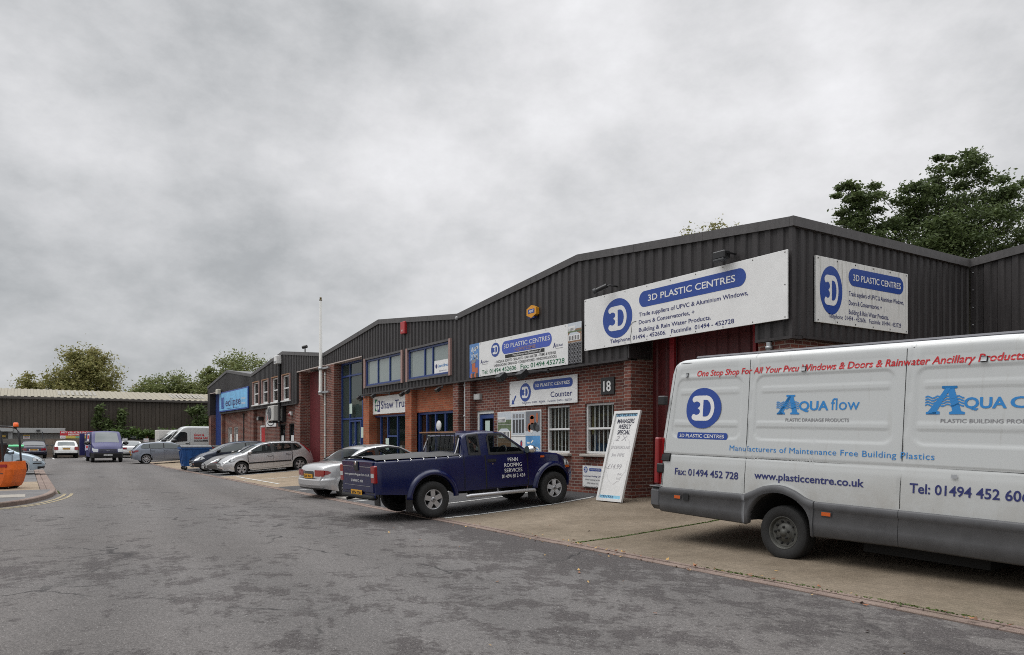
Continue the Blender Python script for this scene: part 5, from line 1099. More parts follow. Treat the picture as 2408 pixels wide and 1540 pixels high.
PASSAT = dict(SALOON); PASSAT.update(hollow=(.1, .95, .68), W=1.75, paint=LBLUE, top=[(-2.3, .62), (-2.25, .9), (-1.9, 1.03), (-1.5, 1.05), (-.85, 1.36), (-.4, 1.45), (.1, 1.46), (.5, 1.39), (1.35, 1.0), (1.7, .92), (2.1, .80), (2.28, .66), (2.34, .5)], arch=arches((-1.35, 1.35), .31, .365), wheels=(-1.35, 1.35),
    zone=lambda x, y, z: BLACK if (x > 2.0 and z < .36) else None, wind=(1.3, .55, -.86, .86), rear=(-1.45, -.85, -.84, .84), side=[[(-1.3, 1.05, 1.08), (-.95, 1.03, 1.24), (-.35, 1.0, 1.36)], [(-.28, 1.0, 1.365), (.15, .98, 1.38), (.55, .97, 1.30), (1.1, .96, 1.03)]], headl=[[(1.86, .62, .74), (2.05, .60, .77), (2.22, .585, .70), (2.30, .58, .66)]], strips=[(1.85, 2.25, .48, .53, BLACK)], ends=[(-.7, .7, .25, .36, 1, BLACK, .006)], tl=(.8, .5, .66, .84), taill=[], grille=(.3, .6, .68, 4), glass=CARGLASS, pb=("X1 ABD", .6))
vehicle('parked_car', 'pale blue saloon with a clear headlamp behind the orange forklift', 'car', PASSAT, (-41.6, -1.50, .045), pi/2)

# --- white panel van in the foreground
def band(v, c, h, e): return max(0, min(1, (h-abs(v-c))/e))
PAN = [(-2.08, -.76), (-.56, 1.34), (1.56, 3.30)]
def rrect(x, z, x0, x1, z0, z1, r):
    dx = max(x0+r-x, x-(x1-r), 0); dz = max(z0+r-z, z-(z1-r), 0); return r-sqrt(dx*dx+dz*dz)
def sst(t): t = min(1, max(0, t)); return t*t*(3-2*t)
SKIRT = mat('van_lower_grey', (.075, .076, .08), .6, noise=.18, nscale=5)
def vdisp(x, z):
    d = 0.0
    for x0, x1 in PAN:
        q = rrect(x, z, x0, x1, 1.535, 2.405, .13); d += .009*sst(q/.026)
        d -= .005*sst(rrect(x, z, x0+.09, x1-.06, 2.16, 2.255, .03)/.018); d -= .006*sst(rrect(x, z, x0+.03, x1-.06, 1.70, 1.795, .03)/.018)
        d += .007*sst(rrect(x, z, x0+.05, x1-.08, 2.44, 2.585, .03)/.018)
    d += .010*band(z, 1.292, .014, .008); d += .012*band(z, 2.635, .013, .008)
    for xs_ in (-.655, 1.455): d += .010*band(x + (z-1.3)*-.055, xs_, .010, .006)*(z > .8)
    d -= .010*sst((1.27-z)/.10)*.6
    return d
VAN = dict(W=2.0, top=[(-2.26, 2.62), (-2.2, 2.70), (-2.0, 2.735), (-1.0, 2.75), (2.4, 2.75), (3.0, 2.70), (3.3, 2.52), (4.0, 1.62), (4.35, 1.36), (4.72, 1.18), (4.86, .95), (4.88, .62)], belt=[(-3, 1.3), (5, 1.3)], sill=[(-2.3, .47), (5, .44)],
    arch=[(-.10, .42, .47, .46), (3.84, .40, .47, .46)], crown=.05, tum=.045, round=.085, sh=.012, lower=.0, planr=(.16, .045), planf=(1.6, .16), disp=vdisp, tail=[(.4, 0), (.8, 0), (1.5, .03), (2.65, .19)], bow=.02, paint=WVAN, n=330, nz=120,
    wind=(3.95, 3.35, -.88, .88), side=[[(2.95, 1.48, 2.25), (3.3, 1.46, 2.22), (3.85, 1.45, 1.56)]], seams=[(-.655, None, .82, 2.62), (1.455, None, .82, 2.62), (2.85, None, .82, 2.6), (-2.25, 3.3, 1.292, 0), (-2.2, 3.2, 2.632, 0), (-2.17, None, .82, 2.6)], R=.352, wheels=(), headl=[[(4.3, .95, 1.15), (4.75, .9, 1.08)]], mir=(3.6, 1.5), mirk=2.0, mirm=BLACK, pf=("KX54 WDT", .55), grille=(.6, .7, .9, 5))
vo, vs, vb = vehicle('panel_van', 'long white panel van lettered with plastic centre slogans, cut off by the photo edge', 'van', VAN, (-6.375, 9.205, .05), .0465, .0273)
for xc in (-.075, 3.86):
    for sg in (1, -1): wheel(vo, xc, sg*.965, .352, .235, sg, 'steel', mat('dirty_steel_rim', (.065, .065, .058), .6, .2, noise=.35, nscale=10), .60)
def skirt(parent, cols, sg, m, off=.035, name='side_cladding'):
    q = MB(); lo = [(c[0], c[1]) for c in cols]; hi = [(c[0], c[2]) for c in cols]; xs = sorted(set(lin(cols[0][0], cols[-1][0], 24)) | {c[0] for c in cols}); V = []
    for x in xs:
        a, b = lerp(lo, x), lerp(hi, x); V += [vs.side(x, b, sg, -.005), vs.side(x, b-.004, sg, off*.7), vs.side(x, b-.02, sg, off), vs.side(x, b-.085, sg, off), vs.side(x, b-.10, sg, off-.014), vs.side(x, a+(b-.1-a)*.5, sg, off-.004), vs.side(x, a+.02, sg, off-.022), vs.side(x, a, sg, off-.05), vs.side(x, a+.01, sg, -.05)]
    F = [(i*9+j, i*9+j+1, (i+1)*9+j+1, (i+1)*9+j) for i in range(len(xs)-1) for j in range(8)]
    q.add(V, F, m, True)
    for e in (0, len(xs)-1): q.add(V[e*9:e*9+9], [tuple(range(9))], m)
    return q.build(name, parent)
for sg in (1, -1):
    skirt(vo, [(-2.22, .42, .79), (-.618, .405, .81)], sg, SKIRT)
    arc = [(-.10-.47*cos(a), .42+.45*sin(a)) for a in lin(.0, pi, 18)]
    top_ = [(-.64, .81), (-.50, .87), (-.35, .94), (-.15, .975), (.0, .96), (.15, .91), (.28, .84), (.40, .805)]
    q = [(x, z, lerp(top_, x)) for x, z in arc]; q[0] = (q[0][0], .42, q[0][2])
    skirt(vo, [(-.615, .405, lerp(top_, -.615))] + q + [(.375, .36, .81), (.405, .36, .808)], sg, SKIRT, .05, 'wheel_arch')
    skirt(vo, [(.407, .365, .805), (1.452, .385, .805)], sg, SKIRT); skirt(vo, [(1.458, .385, .805), (3.30, .37, .805)], sg, SKIRT)
    q = MB(); vs.side_patch(q, [(-2.30, .83, 1.53), (-2.20, .83, 1.53)], sg, REDL, .012); y = sg*.96; q.bbox((-2.325, y-.05, .83), (-2.24, y+.045, 1.53), REDL, .015); q.build('taillight', vo)
    for xx in (-1.82, .58):
        q = MB(); vs.side_patch(q, [(xx-.07, .635, .70), (xx+.07, .635, .70)], sg, DKGREY, .036, 2, 2); vs.side_patch(q, [(xx-.06, .645, .69), (xx+.06, .645, .69)], sg, AMBER, .042, 2, 2); q.build('side_marker', vo)
q = MB(); q.bbox((-2.43, -1.02, .44), (-2.15, 1.02, .795), SKIRT, .07); q.bbox((-2.40, -1.03, .78), (-2.15, 1.03, .80), SKIRT, .01); q.build('bumper', vo)
q = MB(); vs.side_patch(q, [(-1.70, .63, .73), (-1.60, .63, .73)], -1, BLACK, .046, 3, 3); q.build('fuel_flap', vo)
q = MB(); vs.side_patch(q, [(-2.23, 1.19, 1.29), (-2.04, 1.19, 1.29)], -1, BLACK, .022, 3, 3); vs.side_patch(q, [(-2.24, 1.18, 1.30), (-2.03, 1.18, 1.30)], -1, UNDER, .006, 3, 3); q.build('handle', vo)
for z in (2.02, 1.0): q = MB(); q.bbox((-2.27, -1.02, z), (-2.13, -.93, z+.14), BLACK, .015); q.build('hinge', vo)
for xx in (-1.83, .16, 2.26):
    q = MB(); vs.side_patch(q, [(xx-.035, 2.425, 2.485), (xx+.035, 2.425, 2.485)], -1, UNDER, .010, 2, 2); vs.side_patch(q, [(xx-.028, 2.432, 2.478), (xx+.028, 2.432, 2.478)], -1, STEEL, .022, 2, 2); q.build('lock_plate', vo)
    q = MB()
q = MB(); vs.side_patch(q, [(2.0, 1.20, 1.24), (2.06, 1.20, 1.24)], -1, STEEL, .02, 2, 2); q.build('lock_plate', vo)
q = MB(); q.bbox((-2.0, -.5, 2.72), (2.6, .45, 2.775), mat('roof_box', (.05, .05, .06), .4), .03); q.build('roof_rail', vo)
q = MB(); q.box((.9, -.75, .24), (2.3, .6, .40), UNDER); q.tube([(-1.6, .3, .36), (3.0, .3, .36)], .06, UNDER, 6); q.build('chassis', vo)
q = MB(); F = lambda off: (lambda u, v: Vector(vs.side(u, v, -1, off)))
def smooth_logo():
    dd_ = vs.disp; vs.disp = None; logo3d(q, lambda o_: F(o_-.004), -1.445, 1.97, .335, .29)
    put_poly(q, pill(-1.93, 1.525, -.98, 1.62, .03), F(.001), NAVY); put_text(q, '3D PLASTIC CENTRES', F(.004), -1.455, 1.548, .05, WHITE, width=.84, align='C', bold=.008); vs.disp = dd_
smooth_logo(); q.build('emblem', vo)
q = MB(); put_text(q, "One Stop Shop For All Your Pvcu Windows & Doors & Rainwater Ancillary Products", F(.004), -1.58, 2.43, .085, REDT, width=4.22, bold=.018, shear=.18); q.build('lettering', vo)
q = MB(); put_text(q, "Manufacturers of Maintenance Free Building Plastics", F(.004), -.93, 1.385, .075, AQUA, width=2.74, bold=.0, spacing=1.05); q.build('lettering', vo)
q = MB(); put_text(q, "Fax: 01494 452 728", F(.004), -1.92, .995, .10, NAVYT, width=1.16, bold=.018); q.build('lettering', vo); q = MB(); put_text(q, "www.plasticcentre.co.uk", F(.004), -.50, 1.03, .095, NAVYT, width=1.53, bold=.018); q.build('lettering', vo); q = MB(); put_text(q, "Tel: 01494 452 606", F(.004), 1.56, 1.012, .11, NAVYT, width=1.18, bold=.018); q.build('lettering', vo)
def aqua(x, z, k, word, wx, ww, sub, sx, sw, flow):
    q = MB()
    P = lambda pts: put_poly(q, [(x+a*k, z+b*k) for a, b in pts], F(.004), AQUA)
    P([(0, 0), (.12, 0), (.12, .025), (.095, .03), (.205, .235), (.17, .235)]); P([(.0, 0), (.0, .02), (.03, .028), (.155, .225), (.13, .23), (.13, .25), (.26, .25), (.26, .23), (.235, .225), (.30, .028), (.33, .02), (.33, 0), (.20, 0), (.20, .02), (.225, .03), (.185, .19), (.06, .028), (.09, .02), (.09, 0)])
    for j in range(4):
        for i in range(16):
            a0, a1 = -.01+.33*i/16, -.01+.33*(i+1)/16; y0, y1 = .075+.024*j+.010*sin(i*1.5), .075+.024*j+.010*sin((i+1)*1.5); put_poly(q, [(x+a0*k, z+y0*k), (x+a1*k, z+y1*k), (x+a1*k, z+(y1+.013)*k), (x+a0*k, z+(y0+.013)*k)], F(.004+.0004*j), AQUA)
    q.build('emblem', vo); q = MB(); put_text(q, "QUA", F(.004), x+.32*k, z+.055*k, .115, AQUA, width=.41, bold=.03); put_text(q, flow, F(.004), x+.32*k+.44, z+.055*k, .15*k, AQUA, width=ww, bold=.0)
    q.build('lettering', vo); q = MB(); put_text(q, sub, F(.004), sx, z-.09, .044, GREYT, width=sw, bold=.012); q.build('lettering', vo)
aqua(-.21, 1.88, 1.0, '', 0, .37, "PLASTIC DRAINAGE PRODUCTS", -.075, .87, "flow"); aqua(1.69, 1.88, 1.22, '', 0, .42, "PLASTIC BUILDING PRODUCTS", 1.85, 1.02, "cel")

# --- navy pickup
PK = dict(W=1.80, linear=True, backwin=(.7125, .75, .66), top=[(-1.24, .60), (-1.235, 1.15), (-1.20, 1.225), (.70, 1.245), (.712, 1.30), (.75, 1.62), (.84, 1.685), (1.2, 1.715), (1.55, 1.71), (1.78, 1.675), (2.36, 1.27), (2.45, 1.235), (2.8, 1.205), (3.2, 1.16), (3.45, 1.09), (3.60, .98), (3.66, .84), (3.68, .66)],
    belt=[(-2, 1.2), (2.3, 1.19), (3.0, 1.14), (3.7, .9)], sill=[(-1.25, .56), (-.6, .50), (.6, .48), (2.5, .47), (3.4, .42), (3.68, .50)], arch=[(-.02, .38, .485, .485), (3.02, .38, .485, .485)], crown=.03, tum=.24, round=.05, sh=.03, planr=(.10, .06), planf=(.60, .20),
    nose=[(.4, -.05), (.62, .02), (.8, .0), (1.1, -.05)], paint=NAVYP, hollow=(1.45, 1.16, .70), glass=CARGLASS, wind=(2.30, 1.84, -.88, .88), side=[[(.86, 1.235, 1.60), (.90, 1.23, 1.62), (1.13, 1.225, 1.63)], [(1.345, 1.215, 1.55), (1.40, 1.21, 1.625), (1.74, 1.205, 1.61), (2.0, 1.20, 1.43), (2.22, 1.20, 1.25)]],
    door=[[(1.26, .50, 1.19), (2.30, .50, 1.185)]], handle=BLACK, seams=[(.715, None, .5, 1.23), (.735, None, .5, 1.23)], headl=[[(3.40, .86, .99), (3.52, .84, .99), (3.60, .84, .94)]], wheels=(-.02, 3.02), R=.365, tw=.265, rr=.55, winset=-.015, mir=(2.30, 1.20), mirm=CHROME, mirk=1.25, pf=("WP54 YTW", .60), grille=(.45, .62, .76, 3), barm=CHROME)
po, ps, pb = vehicle('pickup_truck', 'navy pickup truck lettered for roofing services, tail over the kerb', 'pickup', PK, (-14.64, 6.94, .045), pi/2+.02, -.042)
for sg in (1, -1):
    for xc in (-.02, 3.02):
        q = MB(); A = lin(-.25 if xc > 1 else -.35, pi+.3, 26); R_ = [(.475, -.02), (.480, .035), (.50, .052), (.545, .048), (.575, .025), (.59, -.004)]; V = []
        for a in A:
            for r_, of in R_:
                x, z = xc+r_*cos(a), .38+r_*sin(a)
                if z < ps.zb(x)+.0: z = max(z, .40); 
                V.append(ps.side(min(max(x, ps.xr+.02), ps.xf-.02), z, sg, of))
        n = len(R_); F_ = [(i*n+j, i*n+j+1, (i+1)*n+j+1, (i+1)*n+j) for i in range(len(A)-1) for j in range(n-1)]; q.add(V, F_ if sg > 0 else [f[::-1] for f in F_], NAVYP, True); q.build('wheel_arch', po)
    q = MB(); q.tube([(.72, sg*.95, .36), (.80, sg*.98, .375), (2.36, sg*.98, .375), (2.44, sg*.95, .36)], .04, ALLOY, 8); q.tube([(1.0, sg*.96, .375), (1.0, sg*.6, .45)], .02, UNDER, 6); q.tube([(2.1, sg*.96, .375), (2.1, sg*.6, .45)], .02, UNDER, 6); q.build('side_step', po)
    q = MB(); q.bbox((-1.268, sg*.80-.085, .76), (-1.19, sg*.80+.108, 1.11), REDL, .02); q.box((-1.272, sg*.80-.06, .88), (-1.262, sg*.80+.08, .96), LAMP); q.build('taillight', po)
    q = MB(); ps.side_patch(q, [(2.66, 1.065, 1.105), (2.77, 1.065, 1.105)], sg, AMBER, .016, 3, 2); q.build('indicator', po)
    for xc in (-.50, 2.48): q = MB(); q.box((xc-.012, sg*.64, .16), (xc+.012, sg*.91, .58), BLACK); q.build('mud_flap', po)
    q = MB(); ps.side_patch(q, [(3.42, .80, .86), (3.60, .80, .85)], sg, AMBER, .010, 3, 2); q.build('indicator', po)
    q = MB(); q.tube([(.60, sg*.74, 1.25), (.68, sg*.72, 1.42), (.73, sg*.70, 1.56)], .018, CHROME, 6); q.build('grab_rail', po)
q = MB(); q.bbox((-1.262, -.79, .58), (-1.225, .79, 1.19), NAVYP, .012); tg = q.build('tailgate', po)
q = MB(); q.bbox((-1.285, -.11, 1.00), (-1.255, .11, 1.19), BLACK, .015); q.lathe((-1.286, 0, 1.14), (-1, 0, 0), [(.045, 0), (.045, .006), (.03, .008), (.0, .006)], CHROME, 16); q.build('handle', tg)
q = MB(); TF = lambda u, v: Vector((-1.266, -u, v)); put_text(q, "www.pennroofingservices.co.uk", TF, 0, .90, .055, WHITE, width=1.28, align='C', bold=-.006); put_text(q, "01494 812 434", TF, 0, .77, .055, WHITE, width=.60, align='C', bold=-.004)
put_poly(q, rect(-.70, 1.075, -.16, 1.085), TF, ALLOY); put_poly(q, rect(.16, 1.075, .70, 1.085), TF, ALLOY); put_poly(q, rect(-.66, .70, .66, .707), TF, ALLOY); q.build('lettering', tg)
plate(po, (-1.275, .02, .555), (-1, 0, 0), "WP54 YTW", PLATEY, .55, .11)
q = MB(); q.bbox((-1.30, -.80, .44), (-1.16, .80, .53), UNDER, .03); q.tube([(-1.28, .55, .40), (-1.1, .55, .42)], .03, UNDER, 8); q.build('bumper', po)
q = MB()
def cov(u, v): x = -1.22+1.90*u; y = -.86+1.72*v; e = min(1, min(v, 1-v)/.06); return (x, y, 1.245 - .025*(1-e) + .028*sin(pi*v) + .012*sin(9*u+3*v)*sin(pi*v) + .008*sin(23*u-5*v)*sin(pi*v) + .05*max(0, u-.6)*sin(pi*v))
q.grid(cov, 40, 20, mat('bed_canvas', (.05, .05, .052), .75, noise=.2, nscale=6), True); q.build('bed_cover', po)
for sg in (1, -1):
    for i in range(7): q = MB(); x = -1.05+.28*i; q.tube([(x, sg*.865, 1.215), (x+.02, sg*.895, 1.19), (x-.01, sg*.90, 1.17)], .007, CHROME, 6); q.build('cover_hook', po)
q = MB(); q.add([(.700, -.66, 1.285), (.700, .66, 1.285), (.738, .66, 1.61), (.738, -.66, 1.61)], [(0, 1, 2, 3)], CARGLASS)
for y0, y1 in ((-.72, -.60), (.60, .72)): q.add([(.694, y0, 1.26), (.694, y1, 1.26), (.736, y1, 1.63), (.736, y0, 1.63)], [(0, 1, 2, 3)], BLACK)
q.build('rear_window', po)
q = MB()
for y in (-.72, .72): q.tube([(.60, y, 1.25), (.62, y, 1.66)], .016, NAVYP, 6)
for y in lin(-.54, .54, 5): q.tube([(.615, y, 1.27), (.622, y, 1.655)], .006, BLACK, 5)
q.tube([(.62, -.72, 1.66), (.62, .72, 1.66)], .02, BLACK, 6); hb = q.build('headboard', po)
q = MB(); q.box((.57, -.70, 1.685), (.66, .78, 1.712), TIMBER); q.build('timber_rest', hb)
q = MB(); F = lambda u, v: Vector(ps.side(u, v, -1, .013))
for tx, z, ww in (("PENN", 1.025, .26), ("ROOFING", .91, .45), ("SERVICES", .795, .46), ("01494 812 434", .675, .60)): put_text(q, tx, F, 1.93, z, .082, WHITE, width=ww, align='C', bold=.0)
q.build('lettering', po)
q = MB(); ps.side_patch(q, [(1.40, .985, 1.01), (1.43, .985, 1.01)], -1, CHROME, .012, 2, 2); q.build('door_lock', po)

# --- vans further away
MAX = dict(W=1.98, top=[(-2.40, 1.95), (-2.36, 2.06), (-2.2, 2.12), (1.0, 2.15), (1.22, 2.08), (1.92, 1.36), (2.1, 1.26), (2.36, 1.10), (2.44, .98), (2.46, .80)], belt=[(-3, 1.25), (1.9, 1.2), (2.5, .8)], sill=[(-2.4, .38), (2.46, .32)], arch=arches((-1.6, 1.62), .33, .41), wheels=(-1.6, 1.62), R=.33, style='steel', rim=DKGREY, crown=.05, tum=.10, round=.08, planf=(.8, .16), planr=(.2, .05),
    nose=[(.3, -.04), (.55, .02), (.75, 0), (1.0, -.08)], paint=PURP, zone=lambda x, y, z: BLACK if x > 1.95 and z < .66 else None, wind=(1.90, 1.26, -.86, .86), glass=CARGLASS_L, side=[[(.85, 1.25, 1.85), (1.2, 1.25, 1.85), (1.7, 1.25, 1.42)]], door=[[(.75, .42, 1.2), (1.75, .75, 1.2)]], handle=BLACK, headl=[[(2.20, .80, 1.0), (2.42, .76, .92)]], hl=(.90, .60, .70, .92), grille=(.55, .70, .90, 4), barm=PURP, mir=(1.62, 1.22), mirk=1.9, mirm=BLACK, pf=("HX08 CDE", .50))
mo, ms, _ = vehicle('panel_van', 'purple van facing the viewer on the road with an open rear door', 'van', MAX, (-60.9, 4.72, .09), .03)
q = MB(); q.obox((-2.45, -1.13, 1.2), (.03, .01, 0), (-.05, .16, 0), (0, 0, .80), PURP); q.build('rear_door', mo)
q = MB(); ms.side_patch(q, [(-1.2, 1.35, 1.95), (.2, 1.35, 1.95)], -1, WHITE, .006); ms.side_patch(q, [(-1.0, 1.6, 1.85), (0, 1.6, 1.85)], -1, REDT, .01); ms.side_patch(q, [(-1.9, .75, 1.2), (.3, .85, 1.25)], -1, mat('pale_graphic', (.4, .4, .5), .5), .006); ms.side_patch(q, [(-1.2, .95, 1.12), (0, .95, 1.12)], -1, REDT, .01); q.build('lettering', mo)
q = MB(); q.tube([(1.1, 0, 2.14), (1.08, 0, 2.28)], .012, BLACK, 5); q.build('aerial', mo)
q = MB(); q.obox(ms.front(0, .80, .02), (.01, 0, 0), (0, .10, 0), (0, 0, .03), CHROME); q.build('badge', mo)
WV = dict(W=2.0, top=[(-2.9, 2.40), (-2.86, 2.50), (-2.6, 2.55), (.5, 2.56), (.85, 2.48), (1.12, 2.20), (1.85, 1.42), (2.1, 1.30), (2.55, 1.08), (2.68, .9), (2.70, .7)], belt=[(-3, 1.3), (1.9, 1.25), (2.7, .9)], sill=[(-2.9, .4), (2.7, .35)], arch=arches((-1.85, 1.75), .34, .42), wheels=(-1.85, 1.75), R=.34, style='steel', rim=ALLOY, crown=.05, tum=.06, round=.10, planf=(.9, .18), planr=(.2, .05), sh=.02,
    paint=WVAN, zone=lambda x, y, z: DKGREY if x > 2.0 and z < .6 else None, wind=(1.80, 1.16, -.88, .88), side=[[(.58, 1.45, 2.0), (.75, 1.42, 2.1), (1.08, 1.40, 2.08), (1.55, 1.38, 1.66)]], glass=CARGLASS_D, door=[[(.45, .5, 1.36), (1.5, .75, 1.34)]], handle=BLACK, headl=[[(2.2, .85, 1.12), (2.6, .8, .98)]], mir=(1.5, 1.35), mirk=2.0, mirm=BLACK, seams=[(.38, None, .5, 2.35), (-.95, None, .5, 2.35)])
wo, ws, _ = vehicle('panel_van', 'tall white van with red Grant and Stone lettering behind the end of the row', 'van', WV, (-62.1, 10.85, .10), -pi/2)
q = MB(); F = lambda off: (lambda u, v: Vector(ws.side(-u, v, 1, off))); 
for tx, z, ww in (("Grant &", 1.82, .72), ("Stone Ltd", 1.60, .95)): put_text(q, tx, F(.012), -.10, z, .17, REDT, width=ww, bold=.03)
put_poly(q, rect(-.13, 1.40, .88, 1.53), F(.012), DKGREY); put_text(q, "Stone Merchants", F(.016), -.08, 1.44, .06, WHITE, width=.6); q.build('lettering', wo)
vehicle('panel_van', 'lower white van, nose out between the box van and the lettered van', 'van', dict(WV, top=[(a, b*.9 if b > 1.5 else b) for a, b in WV['top']], side=[[(.58, 1.42, 1.85), (1.05, 1.38, 1.9), (1.55, 1.36, 1.58)]], seams=[]), (-64.8, 10.55, .12), -pi/2)
bo = thing('box_van', 'pale box bodied van behind the two white vans', 'van', (-67.3, 11.6, .12))
q = MB(); q.bbox((-1.05, -2.6, .75), (1.05, 1.4, 2.30), mat('box_cream', (.55, .53, .50), .5), .03); q.build('box_body', bo); q = MB(); q.bbox((-.95, 1.42, .45), (.95, 3.0, 1.9), WVAN, .25); q.build('cab', bo); q = MB(); q.box((-.9, -2.5, .5), (.9, 2.8, .74), UNDER); q.build('chassis', bo)
for x in (-.95, .95):
    for y in (-1.7, 2.1): e = wheel(bo, x, y, .36, .22, 1); e.rotation_euler = (0, 0, -pi/2 if x > 0 else pi/2)

# --- wheeled bins
def big_bin(label, loc, yaw, m, lidm, L=1.36, D=1.0, H=1.15):
    o = thing('wheeled_bin', label, 'bin', loc, (0, 0, yaw)); q = MB(); V = []; F = []
    R_ = [(.20, .84), (.30, .86), (H-.12, .99), (H-.10, 1.05), (H, 1.06), (H, 1.0), (.5, .9)]
    for z, k in R_: V += [(sx*L/2*k, sy*D/2*k, z) for sx, sy in ((-1, -1), (1, -1), (1, 1), (-1, 1))]
    F = [(j*4+i, j*4+(i+1) % 4, j*4+4+(i+1) % 4, j*4+4+i) for j in range(len(R_)-1) for i in range(4)] + [(3, 2, 1, 0)]
    q.add(V, F, m)
    for i in range(4):
        x = -L/2+.18+(L-.36)*i/3
        for sy in (-1, 1): q.obox((x*.94, sy*D/2*.95, .68), (.02, 0, 0), (0, .02, 0), (0, sy*.035, .36), m)
    for sx in (-1, 1):
        for y in (-.25, .25): q.obox((sx*L/2*.95, y, .68), (.02, 0, 0), (0, .02, 0), (sx*.042, 0, .36), m)
    q.build('container', o)
    q = MB(); q.grid(lambda u, v: (-L/2*1.05+L*1.05*u, -D/2*1.06+D*1.06*v, H+.015+.07*sin(pi*v)+.006*sin(40*u)), 20, 10, lidm); q.box((-L/2*1.05, -D/2*1.06, H-.03), (L/2*1.05, -D/2*1.03, H+.015), lidm); q.build('lid', o)
    for sx in (-1, 1):
        q = MB(); q.tube([(sx*L/2*1.03, 0, H-.2), (sx*(L/2+.07), 0, H-.2)], .03, STEEL, 8); q.build('lifting_pin', o)
        for sy in (-1, 1):
            e = bpy.data.objects.new('castor', None); COL.objects.link(e); e.parent = o; e.location = (sx*L*.36, sy*D*.36, 0); q = MB(); q.lathe((0, -.025, .1), (0, 1, 0), [(.0, 0), (.1, 0), (.1, .05), (0, .05)], RUBBER, 16); q.build('tyre', e); q = MB(); q.box((-.03, -.04, .1), (.03, -.03, .22), STEEL); q.build('fork', e)
    return o
big_bin('large blue wheeled bin with a grey lid beside the dark blue hatchback', (-42.75, 7.55, .05), pi/2, mat('bin_blue', (.012, .07, .23), .5, noise=.25, nscale=4), mat('bin_lid_grey', (.13, .13, .13), .6), 1.45, 1.0, 1.2)
big_bin('red wheeled bin with a black lid behind the large blue bin', (-43.2, 9.15, .12), pi/2, mat('bin_red', (.32, .02, .02), .5, noise=.2), BLACK, 1.3, 1.0, 1.12)
big_bin('grey wheeled bin with a bright green lid behind the pale blue saloon', (-45.2, -1.05, .05), pi/2, mat('bin_grey', (.12, .125, .12), .6, noise=.2), mat('bin_green', (.06, .38, .16), .5), 1.95, 1.05, 1.24)

# --- forklift at the left edge
fk = thing('forklift', 'orange forklift with a black overhead guard and an orange beacon', 'forklift', (-29.48, -1.07, .05), (0, 0, radians(243)))
fk.rotation_euler.z = atan2(-.842, -.50)
q = MB()                                          # local x forward (away to the left of the photo), counterweight at -x
prof_ = [(-1.03, .22), (-.95, .09), (-.2, .07), (-.2, .84), (-1.08, .88), (-1.12, .62), (-1.10, .46)]
def cw(u, v):
    k = v*2-1; return k
V = []; F = []; NYc = 10
for j in range(NYc+1):
    y = -.52+1.04*j/NYc; e = abs(y)/.52; sh = .16*max(0, (e-.55)/.45)**2
    V += [(x+(sh if x < -.5 else 0), y, z) for x, z in prof_]
n = len(prof_); F = [(j*n+i, j*n+(i+1) % n, (j+1)*n+(i+1) % n, (j+1)*n+i) for j in range(NYc) for i in range(n)] + [tuple(range(n)), tuple(range((NYc+1)*n-1, NYc*n-1, -1))]
q.add(V, F, ORANGE); q.build('counterweight', fk)
q = MB(); q.bbox((-.195, -.53, .07), (1.0, .53, .80), ORANGE, .03); q.box((-.9, -.532, .50), (.95, -.528, .52), DKGREY); q.box((-.9, .528, .50), (.95, .532, .52), DKGREY); q.bbox((.95, -.5, .16), (1.15, .5, 1.0), ORANGE, .03); q.build('body', fk)
q = MB(); put_text(q, "B.L.E.", lambda u, v: (-u+.0, .536, v), .25, .66, .06, BLACK, width=.34, bold=.02); q.build('lettering', fk)
for sg in (1, -1): q = MB(); q.box((-1.0, sg*.50-.02, .70), (-.78, sg*.50+.03, .79), mat('forklift_lamp', (.25, .01, .02), .3)); q.build('taillight', fk)
SEATB = mat('forklift_seat', (.014, .014, .015), .6)
q = MB(); q.bbox((-.40, -.26, .84), (.15, .26, .98), SEATB, .05); q.obox((-.45, 0, 1.18), (.06, 0, .01), (0, .25, 0), (-.09, 0, .24), SEATB); q.obox((-.49, 0, 1.30), (.035, 0, .01), (0, .22, 0), (-.05, 0, .16), SEATB); q.build('seat', fk)
q = MB()
for sg in (1, -1):
    q.tube([(-.86, sg*.46, .86), (-.82, sg*.46, 1.5), (-.78, sg*.46, 1.82), (-.70, sg*.46, 1.94), (-.54, sg*.46, 1.98), (.2, sg*.46, 2.0), (.75, sg*.46, 1.98), (1.0, sg*.46, 1.0)], .032, BLACK, 8)
for x in lin(-.45, .7, 6): q.tube([(x, -.46, 1.99), (x, .46, 1.99)], .018, BLACK, 6)
q.build('overhead_guard', fk)
q = MB(); q.lathe((-.72, -.42, 1.96), (0, 0, 1), [(.02, -.05), (.03, .0), (.075, .01), (.075, .03)], BLACK, 14); q.lathe((-.72, -.42, 1.99), (0, 0, 1), [(.075, 0), (.078, .02), (.07, .12), (.05, .13), (0, .13)], mat('beacon', (.85, .13, .01), .25, 0, .5, .5), 16); q.build('beacon', fk)
q = MB(); q.tube([(.55, 0, .8), (.42, 0, 1.25)], .03, BLACK, 6); c = Vector((.42, 0, 1.25)); q.tube([c+Vector((.08*sin(2*pi*i/16), .17*cos(2*pi*i/16), .14*sin(2*pi*i/16))) for i in range(17)], .015, BLACK, 6, False); q.build('steering_wheel', fk)
for x in (-.72, .72):
    for sg in (1, -1): wheel(fk, x, sg*(.38 if x < 0 else .5), .22 if x < 0 else .30, .18, sg, 'steel', ORANGE, .5)
q = MB()
for y in (-.35, .35): q.box((1.2, y-.06, .05), (1.32, y+.06, 2.1), DKGREY)
q.box((1.2, -.4, .5), (1.3, .4, .58), DKGREY); q.box((1.2, -.4, 2.02), (1.3, .4, 2.1), DKGREY); q.build('mast', fk)
